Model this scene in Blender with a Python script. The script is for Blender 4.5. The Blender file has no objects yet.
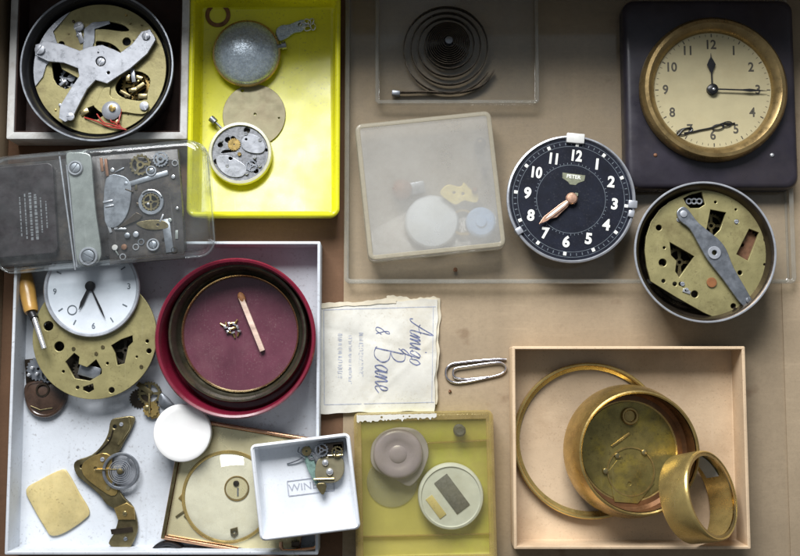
import bpy, bmesh, math, random
from mathutils import Vector, Matrix
R = math.radians
PI = math.pi
rnd = random.Random(7)

# ------------------------------------------------------------------ scene, units
# Everything is measured in "photo millimetres": one unit = U metres.
U = 0.0006
D = 1000.0
TILT = R(5.0)
S = bpy.context.scene
COL = S.collection
CAMP = (0.0, -D * math.sin(TILT), D * math.cos(TILT))


def W(px, py, z):
    """point of the plane at height z seen at this place of the photo, and the local scale there"""
    dx, dy = (px - 400) / D, (278 - py) / D
    c, s = math.cos(TILT), math.sin(TILT)
    vy, vz = dy * c + s, dy * s - c
    lam = (z - CAMP[2]) / vz
    return CAMP[0] + lam * dx, CAMP[1] + lam * vy, lam / D


INFO = {}


def thing(name, label, cat, px, py, z0, zref=None, rot=0.0, group=None, tilt=(0, 0)):
    zref = z0 if zref is None else zref
    x, y, k = W(px, py, zref)
    o = bpy.data.objects.new(name, None)
    COL.objects.link(o)
    o.empty_display_size = 0.005
    o.location = (x * U, y * U, z0 * U)
    o.rotation_euler = (R(tilt[0]), R(tilt[1]), R(rot))
    o['label'] = label
    o['category'] = cat
    if group:
        o['group'] = group
    INFO[o.name] = k
    return o


def scale_of(o):
    while o is not None:
        if o.name in INFO:
            return INFO[o.name]
        o = o.parent
    return 1.0


# ------------------------------------------------------------------ geometry helpers
def circle(cx, cy, r, n=48, a0=0.0, a1=360.0):
    full = abs(a1 - a0) >= 360
    m = n if full else n + 1
    return [(cx + r * math.cos(R(a0 + (a1 - a0) * i / n)), cy + r * math.sin(R(a0 + (a1 - a0) * i / n))) for i in range(m)]


def rrect(cx, cy, w, d, r, n=5, rot=0.0):
    r = max(min(r, w / 2 - .01, d / 2 - .01), 0.01)
    pts = []
    for sx, sy, a in ((1, 1, 0), (-1, 1, 90), (-1, -1, 180), (1, -1, 270)):
        for i in range(n + 1):
            t = R(a + 90 * i / n)
            pts.append((sx * (w / 2 - r) + r * math.cos(t), sy * (d / 2 - r) + r * math.sin(t)))
    c, s = math.cos(R(rot)), math.sin(R(rot))
    return [(cx + x * c - y * s, cy + x * s + y * c) for x, y in pts]


def smooth_path(pts, n=6, closed=False):
    out = []
    m = len(pts)
    dim = len(pts[0])
    segs = m if closed else m - 1
    for i in range(segs):
        if closed:
            p0, p1, p2, p3 = pts[(i - 1) % m], pts[i], pts[(i + 1) % m], pts[(i + 2) % m]
        else:
            p0, p1, p2, p3 = pts[max(i - 1, 0)], pts[i], pts[i + 1], pts[min(i + 2, m - 1)]
        for j in range(n):
            t = j / n
            out.append(tuple(0.5 * (2 * p1[d] + (p2[d] - p0[d]) * t + (2 * p0[d] - 5 * p1[d] + 4 * p2[d] - p3[d]) * t * t
                                    + (3 * p1[d] - p0[d] - 3 * p2[d] + p3[d]) * t ** 3) for d in range(dim)))
    if not closed:
        out.append(tuple(pts[-1]))
    return out


def wob(x, y, s=1.0):
    return (math.sin(x * .31 * s + 1.3) * math.cos(y * .27 * s - .4) + .5 * math.sin((x + y) * .13 * s + .7)) / 1.5


class MB:
    def __init__(self):
        self.bm = bmesh.new()

    def loft(self, rings, cap0=True, cap1=True):
        bm = self.bm
        vr = [[bm.verts.new(p) for p in ring] for ring in rings]
        n = len(vr[0])
        for a, b in zip(vr, vr[1:]):
            for i in range(n):
                j = (i + 1) % n
                bm.faces.new((a[i], a[j], b[j], b[i]))
        if cap0:
            bm.faces.new(list(reversed(vr[0])))
        if cap1:
            bm.faces.new(vr[-1])
        return self

    def lathe(self, prof, cx=0, cy=0, seg=64, close=False, sy=1.0):
        """profile of (r, z); r = 0 makes a pole; close joins the last point to the first (a ring)"""
        bm = self.bm
        rows = []
        for r, z in prof:
            if r < 1e-6:
                rows.append([bm.verts.new((cx, cy, z))])
            else:
                rows.append([bm.verts.new((cx + r * math.cos(2 * PI * i / seg), cy + sy * r * math.sin(2 * PI * i / seg), z)) for i in range(seg)])
        pairs = list(zip(rows, rows[1:]))
        if close:
            pairs.append((rows[-1], rows[0]))
        for a, b in pairs:
            if len(a) == 1 and len(b) == 1:
                continue
            for i in range(seg):
                j = (i + 1) % seg
                if len(a) == 1:
                    bm.faces.new((a[0], b[j], b[i]))
                elif len(b) == 1:
                    bm.faces.new((a[i], a[j], b[0]))
                else:
                    bm.faces.new((a[i], a[j], b[j], b[i]))
        return self

    def cyl(self, cx, cy, r, z0, z1, seg=28, bev=0.0):
        b = min(bev, (z1 - z0) * .45, r * .45)
        if b > 0:
            prof = [(0, z0), (r - b, z0), (r, z0 + b), (r, z1 - b), (r - b * .3, z1 - b * .3), (r - b, z1), (0, z1)]
        else:
            prof = [(0, z0), (r, z0), (r, z1), (0, z1)]
        return self.lathe(prof, cx, cy, seg)

    def ring(self, cx, cy, r0, r1, z0, z1, seg=64, bev=0.0):
        b = min(bev, (z1 - z0) * .45, (r1 - r0) * .45)
        if b > 0:
            prof = [(r0 + b, z0), (r1 - b, z0), (r1, z0 + b), (r1, z1 - b), (r1 - b, z1), (r0 + b, z1), (r0, z1 - b), (r0, z0 + b)]
        else:
            prof = [(r0, z0), (r1, z0), (r1, z1), (r0, z1)]
        return self.lathe(prof, cx, cy, seg, close=True)

    def box(self, cx, cy, z0, z1, w, d, rot=0.0, bev=0.0):
        m = Matrix.Translation((cx, cy, (z0 + z1) / 2)) @ Matrix.Rotation(R(rot), 4, 'Z') @ Matrix.Diagonal((w, d, z1 - z0, 1))
        g = bmesh.ops.create_cube(self.bm, size=1.0, matrix=m)
        if bev > 0:
            vs = set(g['verts'])
            es = [e for e in self.bm.edges if e.verts[0] in vs and e.verts[1] in vs]
            bmesh.ops.bevel(self.bm, geom=es, offset=bev, segments=2, affect='EDGES', profile=.5)
        return self

    def tube(self, pts, r, seg=8, closed=False):
        bm = self.bm
        P = [Vector(p) for p in pts]
        n = len(P)
        rings = []
        up = Vector((0, 0, 1))
        for i in range(n):
            a = P[(i - 1) % n] if (closed or i > 0) else P[i]
            b = P[(i + 1) % n] if (closed or i < n - 1) else P[i]
            t = (b - a)
            t = t.normalized() if t.length > 1e-9 else Vector((1, 0, 0))
            u = t.cross(up)
            if u.length < 1e-3:
                u = t.cross(Vector((0, 1, 0)))
            u.normalize()
            v = u.cross(t)
            rr = r[i] if isinstance(r, (list, tuple)) else r
            rings.append([bm.verts.new(P[i] + rr * (math.cos(2 * PI * j / seg) * u + math.sin(2 * PI * j / seg) * v)) for j in range(seg)])
        pr = list(zip(rings, rings[1:]))
        if closed:
            pr.append((rings[-1], rings[0]))
        for a, b in pr:
            for i in range(seg):
                j = (i + 1) % seg
                bm.faces.new((a[i], a[j], b[j], b[i]))
        if not closed:
            bm.faces.new(list(reversed(rings[0])))
            bm.faces.new(rings[-1])
        return self

    def band(self, pts, w, z0, z1):
        """a strip of metal standing on edge along a flat path: thickness w, from z0 to z1"""
        n = len(pts)
        prof = []
        for i in range(n):
            a, b = pts[max(i - 1, 0)], pts[min(i + 1, n - 1)]
            tx, ty = b[0] - a[0], b[1] - a[1]
            L = math.hypot(tx, ty) or 1
            nx, ny = -ty / L * w / 2, tx / L * w / 2
            x, y = pts[i][:2]
            q = pts[i][2] if len(pts[i]) > 2 else 0
            prof.append([(x - nx, y - ny, z0 + q), (x + nx, y + ny, z0 + q), (x + nx, y + ny, z1 + q), (x - nx, y - ny, z1 + q)])
        return self.loft(prof)

    def ribbon(self, pts, w, zf, th=.12):
        n = len(pts)
        prof = []
        for i in range(n):
            a, b = pts[max(i - 1, 0)], pts[min(i + 1, n - 1)]
            tx, ty = b[0] - a[0], b[1] - a[1]
            L = math.hypot(tx, ty) or 1
            ww = w[i] if isinstance(w, (list, tuple)) else w
            nx, ny = -ty / L * ww / 2, tx / L * ww / 2
            x, y = pts[i][:2]
            z = zf(x, y) if callable(zf) else zf
            prof.append([(x - nx, y - ny, z), (x + nx, y + ny, z), (x + nx, y + ny, z + th), (x - nx, y - ny, z + th)])
        return self.loft(prof)

    def _curve(self, cu):
        ob = bpy.data.objects.new('curve_tmp', cu)
        COL.objects.link(ob)
        dg = bpy.context.evaluated_depsgraph_get()
        me = bpy.data.meshes.new_from_object(ob.evaluated_get(dg))
        bpy.data.objects.remove(ob)
        bpy.data.curves.remove(cu)
        return me

    def plate(self, outer, holes, z0, z1, bev=0.0):
        cu = bpy.data.curves.new('plate_tmp', 'CURVE')
        cu.dimensions = '2D'
        cu.fill_mode = 'BOTH'
        h = (z1 - z0) / 2
        b = min(bev, h * .8)
        cu.extrude = h - b
        cu.bevel_depth = b
        cu.bevel_resolution = 1
        cu.offset = -b
        for loop in [outer] + list(holes):
            sp = cu.splines.new('POLY')
            sp.points.add(len(loop) - 1)
            for p, q in zip(sp.points, loop):
                p.co = (q[0], q[1], 0, 1)
            sp.use_cyclic_u = True
        me = self._curve(cu)
        me.transform(Matrix.Translation((0, 0, (z0 + z1) / 2)))
        self.bm.from_mesh(me)
        bpy.data.meshes.remove(me)
        return self

    def text(self, s, x, y, size, z, rot=0.0, th=.15, shear=0.0, bold=0.0, sx=1.0):
        cu = bpy.data.curves.new('text_tmp', 'FONT')
        cu.body = s
        cu.size = size
        cu.align_x = 'CENTER'
        cu.align_y = 'CENTER'
        cu.extrude = th / 2
        cu.shear = shear
        cu.offset = bold
        cu.resolution_u = 4
        me = self._curve(cu)
        me.transform(Matrix.Translation((x, y, z + th / 2)) @ Matrix.Rotation(R(rot), 4, 'Z') @ Matrix.Diagonal((sx, 1, 1, 1)))
        self.bm.from_mesh(me)
        bpy.data.meshes.remove(me)
        return self

    def sphere(self, cx, cy, cz, r, sz=1.0, seg=20):
        m = Matrix.Translation((cx, cy, cz)) @ Matrix.Diagonal((1, 1, sz, 1))
        bmesh.ops.create_uvsphere(self.bm, u_segments=seg, v_segments=max(8, seg // 2), radius=r, matrix=m)
        return self

    def gear(self, cx, cy, r, teeth, z0, z1, depth=None, hole=0.0, arms=0, rim=.74):
        depth = r * .12 if depth is None else depth
        out = []
        for i in range(teeth):
            a = 2 * PI * i / teeth
            st = 2 * PI / teeth
            for f, rr in ((0, r - depth), (.3, r), (.6, r), (.8, r - depth)):
                out.append((cx + rr * math.cos(a + f * st), cy + rr * math.sin(a + f * st)))
        holes = []
        if hole > 0:
            holes.append(circle(cx, cy, hole, 12))
        if arms:
            ri, ro = max(hole * 2, r * .25), r * rim
            g = 360 / arms
            for k in range(arms):
                a0, a1 = k * g + 10, (k + 1) * g - 10
                holes.append(circle(cx, cy, ro, 8, a0, a1) + list(reversed(circle(cx, cy, ri, 5, a0 + 8, a1 - 8))))
        return self.plate(out, holes, z0, z1)

    def screw(self, cx, cy, r, z0, rot=None):
        """slotted screw head"""
        rot = rnd.uniform(0, 180) if rot is None else rot
        z1 = z0 + r * .5
        self.cyl(cx, cy, r, z0, z1 - .5, 20)
        c, s = math.cos(R(rot)), math.sin(R(rot))
        w = r * .16
        for sg in (1, -1):
            a = math.asin(.16)
            pts = [(r * math.cos(t), r * math.sin(t)) for t in [a + (PI - 2 * a) * i / 12 for i in range(13)]]
            pts = [(x * .97, sg * y * .97) for x, y in pts]
            if sg < 0:
                pts.reverse()
            P = [(cx + x * c - y * s, cy + x * s + y * c) for x, y in pts]
            self.loft([[(x, y, z1 - .5) for x, y in P], [(x, y, z1 - .12) for x, y in P],
                       [(cx + (x - cx) * .93, cy + (y - cy) * .93, z1) for x, y in P]])
        return self

    def open_box(self, cx, cy, w, d, h, t, rad=2.0, floor=1.5, draft=0.0, z0=0.0, rot=0.0, bev=.5, n=5):
        o = lambda e, z, rr: [(x, y, z) for x, y in rrect(cx, cy, w - 2 * e, d - 2 * e, rr, n, rot)]
        b = min(bev, t * .4)
        ri = max(rad - t, .4)
        return self.loft([o(draft + b, z0, rad), o(draft, z0 + b, rad), o(0, z0 + h - b, rad), o(b * .4, z0 + h - b * .4, rad), o(b, z0 + h, rad),
                          o(t - b, z0 + h, ri), o(t, z0 + h - b, ri), o(t + draft, z0 + floor + b, ri), o(t + draft + b, z0 + floor, ri)])

    def lid(self, cx, cy, w, d, z0, z1, t, rad=3.0, bev=1.5, rot=0.0, n=6, draft=0.0):
        o = lambda e, z, rr: [(x, y, z) for x, y in rrect(cx, cy, w - 2 * e, d - 2 * e, rr, n, rot)]
        ri = max(rad - t, .4)
        return self.loft([o(t + draft + 1, z1 - t, ri), o(t + draft, z1 - t - 1, ri), o(t, z0 + .2, ri), o(t * .7, z0, ri), o(.3 * t, z0, rad), o(0, z0 + .3, rad),
                          ] + [o(draft + bev * (1 - math.cos(R(a))), z1 - bev * (1 - math.sin(R(a))), rad) for a in (0, 15, 30, 45, 60, 75, 90)])

    def rim(self, cx, cy, w, d, z0, z1, t, rad, n=7):
        o = lambda e, z, rr: [(x, y, z) for x, y in rrect(cx, cy, w - 2 * e, d - 2 * e, rr, n)]
        ri = max(rad - t, .4)
        b = min(.5, (z1 - z0) * .4)
        return self.loft([o(0, z0, rad), o(0, z1 - b, rad), o(b, z1, rad), o(t - b, z1, ri), o(t, z1 - b, ri), o(t, z0, ri), o(0, z0, rad)], False, False)

    def move(self, m):
        bmesh.ops.transform(self.bm, matrix=m, verts=self.bm.verts[:])
        return self

    def build(self, name, mat, parent=None, label=None, angle=38, kind=None):
        k = scale_of(parent) if parent is not None else 1.0
        bm = self.bm
        bmesh.ops.recalc_face_normals(bm, faces=bm.faces[:])
        for v in bm.verts:
            v.co = Vector((v.co.x * k * U, v.co.y * k * U, v.co.z * U))
        me = bpy.data.meshes.new(name)
        bm.to_mesh(me)
        bm.free()
        me.shade_smooth()
        me.set_sharp_from_angle(angle=R(angle))
        me.materials.append(mat)
        o = bpy.data.objects.new(name, me)
        COL.objects.link(o)
        if parent is not None:
            o.parent = parent
        if label:
            o['label'] = label
        if kind:
            o['kind'] = kind
        return o


def sub(root, name):
    for ch in root.children:
        if ch.name.split('.')[0] == name:
            return ch
    return root


# ------------------------------------------------------------------ materials
def lin(c):
    return tuple((v / 12.92 if v <= .04045 else ((v + .055) / 1.055) ** 2.4) for v in c)


def hx(h):
    h = h.lstrip('#')
    return lin(tuple(int(h[i:i + 2], 16) / 255 for i in (0, 2, 4)))


def nodes_of(name):
    m = bpy.data.materials.new(name)
    m.use_nodes = True
    nt = m.node_tree
    nt.nodes.clear()
    return m, nt, nt.nodes.new


def noise(nt, feature, detail=4.0, rough=.6, vec=None, stretch=None, off=0.0):
    n = nt.nodes.new
    if vec is None:
        tc = n('ShaderNodeTexCoord')
        vec = tc.outputs['Object']
    mp = n('ShaderNodeMapping')
    st = stretch or (1, 1, 1)
    f = 1.0 / (feature * U)
    mp.inputs['Scale'].default_value = (f * st[0], f * st[1], f * st[2])
    mp.inputs['Location'].default_value = (off, off * 1.7, off * .6)
    nt.links.new(vec, mp.inputs['Vector'])
    t = n('ShaderNodeTexNoise')
    t.inputs['Scale'].default_value = 1.0
    t.inputs['Detail'].default_value = detail
    t.inputs['Roughness'].default_value = rough
    nt.links.new(mp.outputs['Vector'], t.inputs['Vector'])
    return t.outputs['Fac']


def ramp(nt, fac, stops):
    r = nt.nodes.new('ShaderNodeValToRGB')
    el = r.color_ramp.elements
    while len(el) < len(stops):
        el.new(.5)
    for e, (p, c) in zip(el, stops):
        e.position = p
        e.color = (c[0], c[1], c[2], 1)
    nt.links.new(fac, r.inputs['Fac'])
    return r.outputs['Color']


def mixc(nt, fac, a, b):
    m = nt.nodes.new('ShaderNodeMix')
    m.data_type = 'RGBA'
    for sock, v in ((m.inputs[0], fac), (m.inputs[6], a), (m.inputs[7], b)):
        if isinstance(v, (int, float)):
            sock.default_value = v
        elif isinstance(v, tuple):
            sock.default_value = (v[0], v[1], v[2], 1)
        else:
            nt.links.new(v, sock)
    return m.outputs[2]


def remap(nt, v, a, b, c, d):
    m = nt.nodes.new('ShaderNodeMapRange')
    nt.links.new(v, m.inputs['Value'])
    for i, x in zip(('From Min', 'From Max', 'To Min', 'To Max'), (a, b, c, d)):
        m.inputs[i].default_value = x
    return m.outputs['Result']


_off = [0.0]


def solid(name, col, rough=.5, metal=0.0, var=.18, feat=14, dirt=None, dirt_amt=.35, bump=.15, bfeat=3, coat=0.0, spec=.5, rvar=.12, fine=True, sss=0.0, stretch=None, specks=None, scuff=None):
    """opaque surface: base colour with two scales of mottling, optional stain colour, uneven gloss, fine bump"""
    m, nt, n = nodes_of(name)
    out = n('ShaderNodeOutputMaterial')
    b = n('ShaderNodeBsdfPrincipled')
    _off[0] += 3.37
    n1 = noise(nt, feat, 5, .6, off=_off[0], stretch=stretch)
    lo = tuple(c * (1 - var) for c in col)
    hi = tuple(min(1, c * (1 + var)) for c in col)
    c = ramp(nt, n1, [(.3, lo), (.7, hi)])
    if dirt is not None:
        n2 = noise(nt, feat * 1.7, 6, .7, off=_off[0] + 11)
        c = mixc(nt, remap(nt, n2, .5, .72, 0, dirt_amt), c, dirt)
    if specks:
        n4 = noise(nt, specks[1], 3, .6, off=_off[0] + 17)
        n5 = noise(nt, specks[1] * 9, 3, .6, off=_off[0] + 23)
        mm = n('ShaderNodeMath')
        mm.operation = 'MULTIPLY'
        nt.links.new(remap(nt, n4, .57, .68, 0, specks[2]), mm.inputs[0])
        nt.links.new(remap(nt, n5, .40, .62, .1, 1), mm.inputs[1])
        c = mixc(nt, mm.outputs[0], c, specks[0])
    if scuff:
        n6 = noise(nt, scuff[1], 4, .7, off=_off[0] + 31, stretch=(1, .05, 1))
        c = mixc(nt, remap(nt, n6, .62, .72, 0, scuff[2]), c, scuff[0])
    nt.links.new(c, b.inputs['Base Color'])
    n3 = noise(nt, bfeat, 3, .6, off=_off[0] + 5)
    nt.links.new(remap(nt, noise(nt, feat * .6, 5, .65, off=_off[0] + 2), .3, .7, max(.03, rough - rvar), min(1, rough + rvar)), b.inputs['Roughness'])
    b.inputs['Metallic'].default_value = metal
    b.inputs['Specular IOR Level'].default_value = spec
    if coat:
        b.inputs['Coat Weight'].default_value = coat
        b.inputs['Coat Roughness'].default_value = .12
    if sss:
        b.inputs['Subsurface Weight'].default_value = sss
        b.inputs['Subsurface Radius'].default_value = (.004, .003, .002)
        b.inputs['Subsurface Scale'].default_value = .6
    if bump:
        bp = n('ShaderNodeBump')
        bp.inputs['Strength'].default_value = bump
        bp.inputs['Distance'].default_value = .35 * U
        nt.links.new(n3, bp.inputs['Height'])
        nt.links.new(bp.outputs['Normal'], b.inputs['Normal'])
    nt.links.new(b.outputs['BSDF'], out.inputs['Surface'])
    return m


def plastic(name, tint, haze=.12, hazecol=(.8, .8, .78), gloss=.06, feat=30, spec=1.45, hvar=.6, bump=.05):
    """thin clear plastic: see-through, a dusty scuffed haze, and a glossy skin"""
    m, nt, n = nodes_of(name)
    out = n('ShaderNodeOutputMaterial')
    tr = n('ShaderNodeBsdfTransparent')
    tr.inputs['Color'].default_value = (*tint, 1)
    df = n('ShaderNodeBsdfDiffuse')
    df.inputs['Color'].default_value = (*hazecol, 1)
    tl = n('ShaderNodeBsdfTranslucent')
    tl.inputs['Color'].default_value = (*hazecol, 1)
    dd = n('ShaderNodeMixShader')
    dd.inputs[0].default_value = .45
    nt.links.new(df.outputs[0], dd.inputs[1])
    nt.links.new(tl.outputs[0], dd.inputs[2])
    _off[0] += 2.9
    h = noise(nt, feat, 6, .7, off=_off[0])
    m1 = n('ShaderNodeMixShader')
    nt.links.new(remap(nt, h, .3, .7, haze * (1 - hvar), haze * (1 + hvar)), m1.inputs[0])
    nt.links.new(tr.outputs[0], m1.inputs[1])
    nt.links.new(dd.outputs[0], m1.inputs[2])
    gl = n('ShaderNodeBsdfGlossy')
    gl.inputs['Roughness'].default_value = gloss
    fr = n('ShaderNodeLayerWeight')
    fr.inputs['Blend'].default_value = .5
    pw = n('ShaderNodeMath')
    pw.operation = 'POWER'
    nt.links.new(fr.outputs['Facing'], pw.inputs[0])
    pw.inputs[1].default_value = 4.0
    f0 = ((spec - 1) / (spec + 1)) ** 2
    fres = remap(nt, pw.outputs[0], 0, 1, f0, .9)
    if bump:
        bp = n('ShaderNodeBump')
        bp.inputs['Strength'].default_value = bump
        bp.inputs['Distance'].default_value = 1.2 * U
        nt.links.new(noise(nt, feat * .8, 2, .5, off=_off[0] + 4), bp.inputs['Height'])
        nt.links.new(bp.outputs['Normal'], gl.inputs['Normal'])
        nt.links.new(bp.outputs['Normal'], fr.inputs['Normal'])
    m2 = n('ShaderNodeMixShader')
    nt.links.new(fres, m2.inputs[0])
    nt.links.new(m1.outputs[0], m2.inputs[1])
    nt.links.new(gl.outputs[0], m2.inputs[2])
    nt.links.new(m2.outputs[0], out.inputs['Surface'])
    return m


def cardboard(name, col, dirt):
    m, nt, n = nodes_of(name)
    out = n('ShaderNodeOutputMaterial')
    b = n('ShaderNodeBsdfPrincipled')
    v = noise(nt, 60, 5, .6, off=1.2)
    c = ramp(nt, v, [(.25, tuple(x * .84 for x in col)), (.75, tuple(x * 1.12 for x in col))])
    st = noise(nt, 9, 3, .5, stretch=(1, .03, 1), off=3.3)          # faint corrugation lines
    c = mixc(nt, remap(nt, st, .35, .7, 0, .16), c, tuple(x * .72 for x in col))
    fl = noise(nt, 3.2, 4, .8, off=9.1)                              # paper fibres
    c = mixc(nt, remap(nt, fl, .45, .8, 0, .4), c, tuple(x * .55 for x in col))
    fb = noise(nt, 5, 5, .75, stretch=(.12, 1, 1), off=13.4)
    c = mixc(nt, remap(nt, fb, .55, .75, 0, .35), c, tuple(min(1, x * 1.35) for x in col))
    bd = noise(nt, 70, 2, .4, stretch=(.08, 1, 1), off=21.0)         # broad fold bands
    c = mixc(nt, remap(nt, bd, .5, .62, 0, .22), c, tuple(x * .6 for x in col))
    sp = noise(nt, 26, 3, .5, off=5.7)                               # scattered stains
    c = mixc(nt, remap(nt, sp, .66, .78, 0, .45), c, dirt)
    nt.links.new(c, b.inputs['Base Color'])
    b.inputs['Roughness'].default_value = .85
    b.inputs['Specular IOR Level'].default_value = .25
    bp = n('ShaderNodeBump')
    bp.inputs['Strength'].default_value = .35
    bp.inputs['Distance'].default_value = .5 * U
    nt.links.new(mixc(nt, .5, st, fl), bp.inputs['Height'])
    nt.links.new(bp.outputs['Normal'], b.inputs['Normal'])
    nt.links.new(b.outputs[0], out.inputs['Surface'])
    return m


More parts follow.
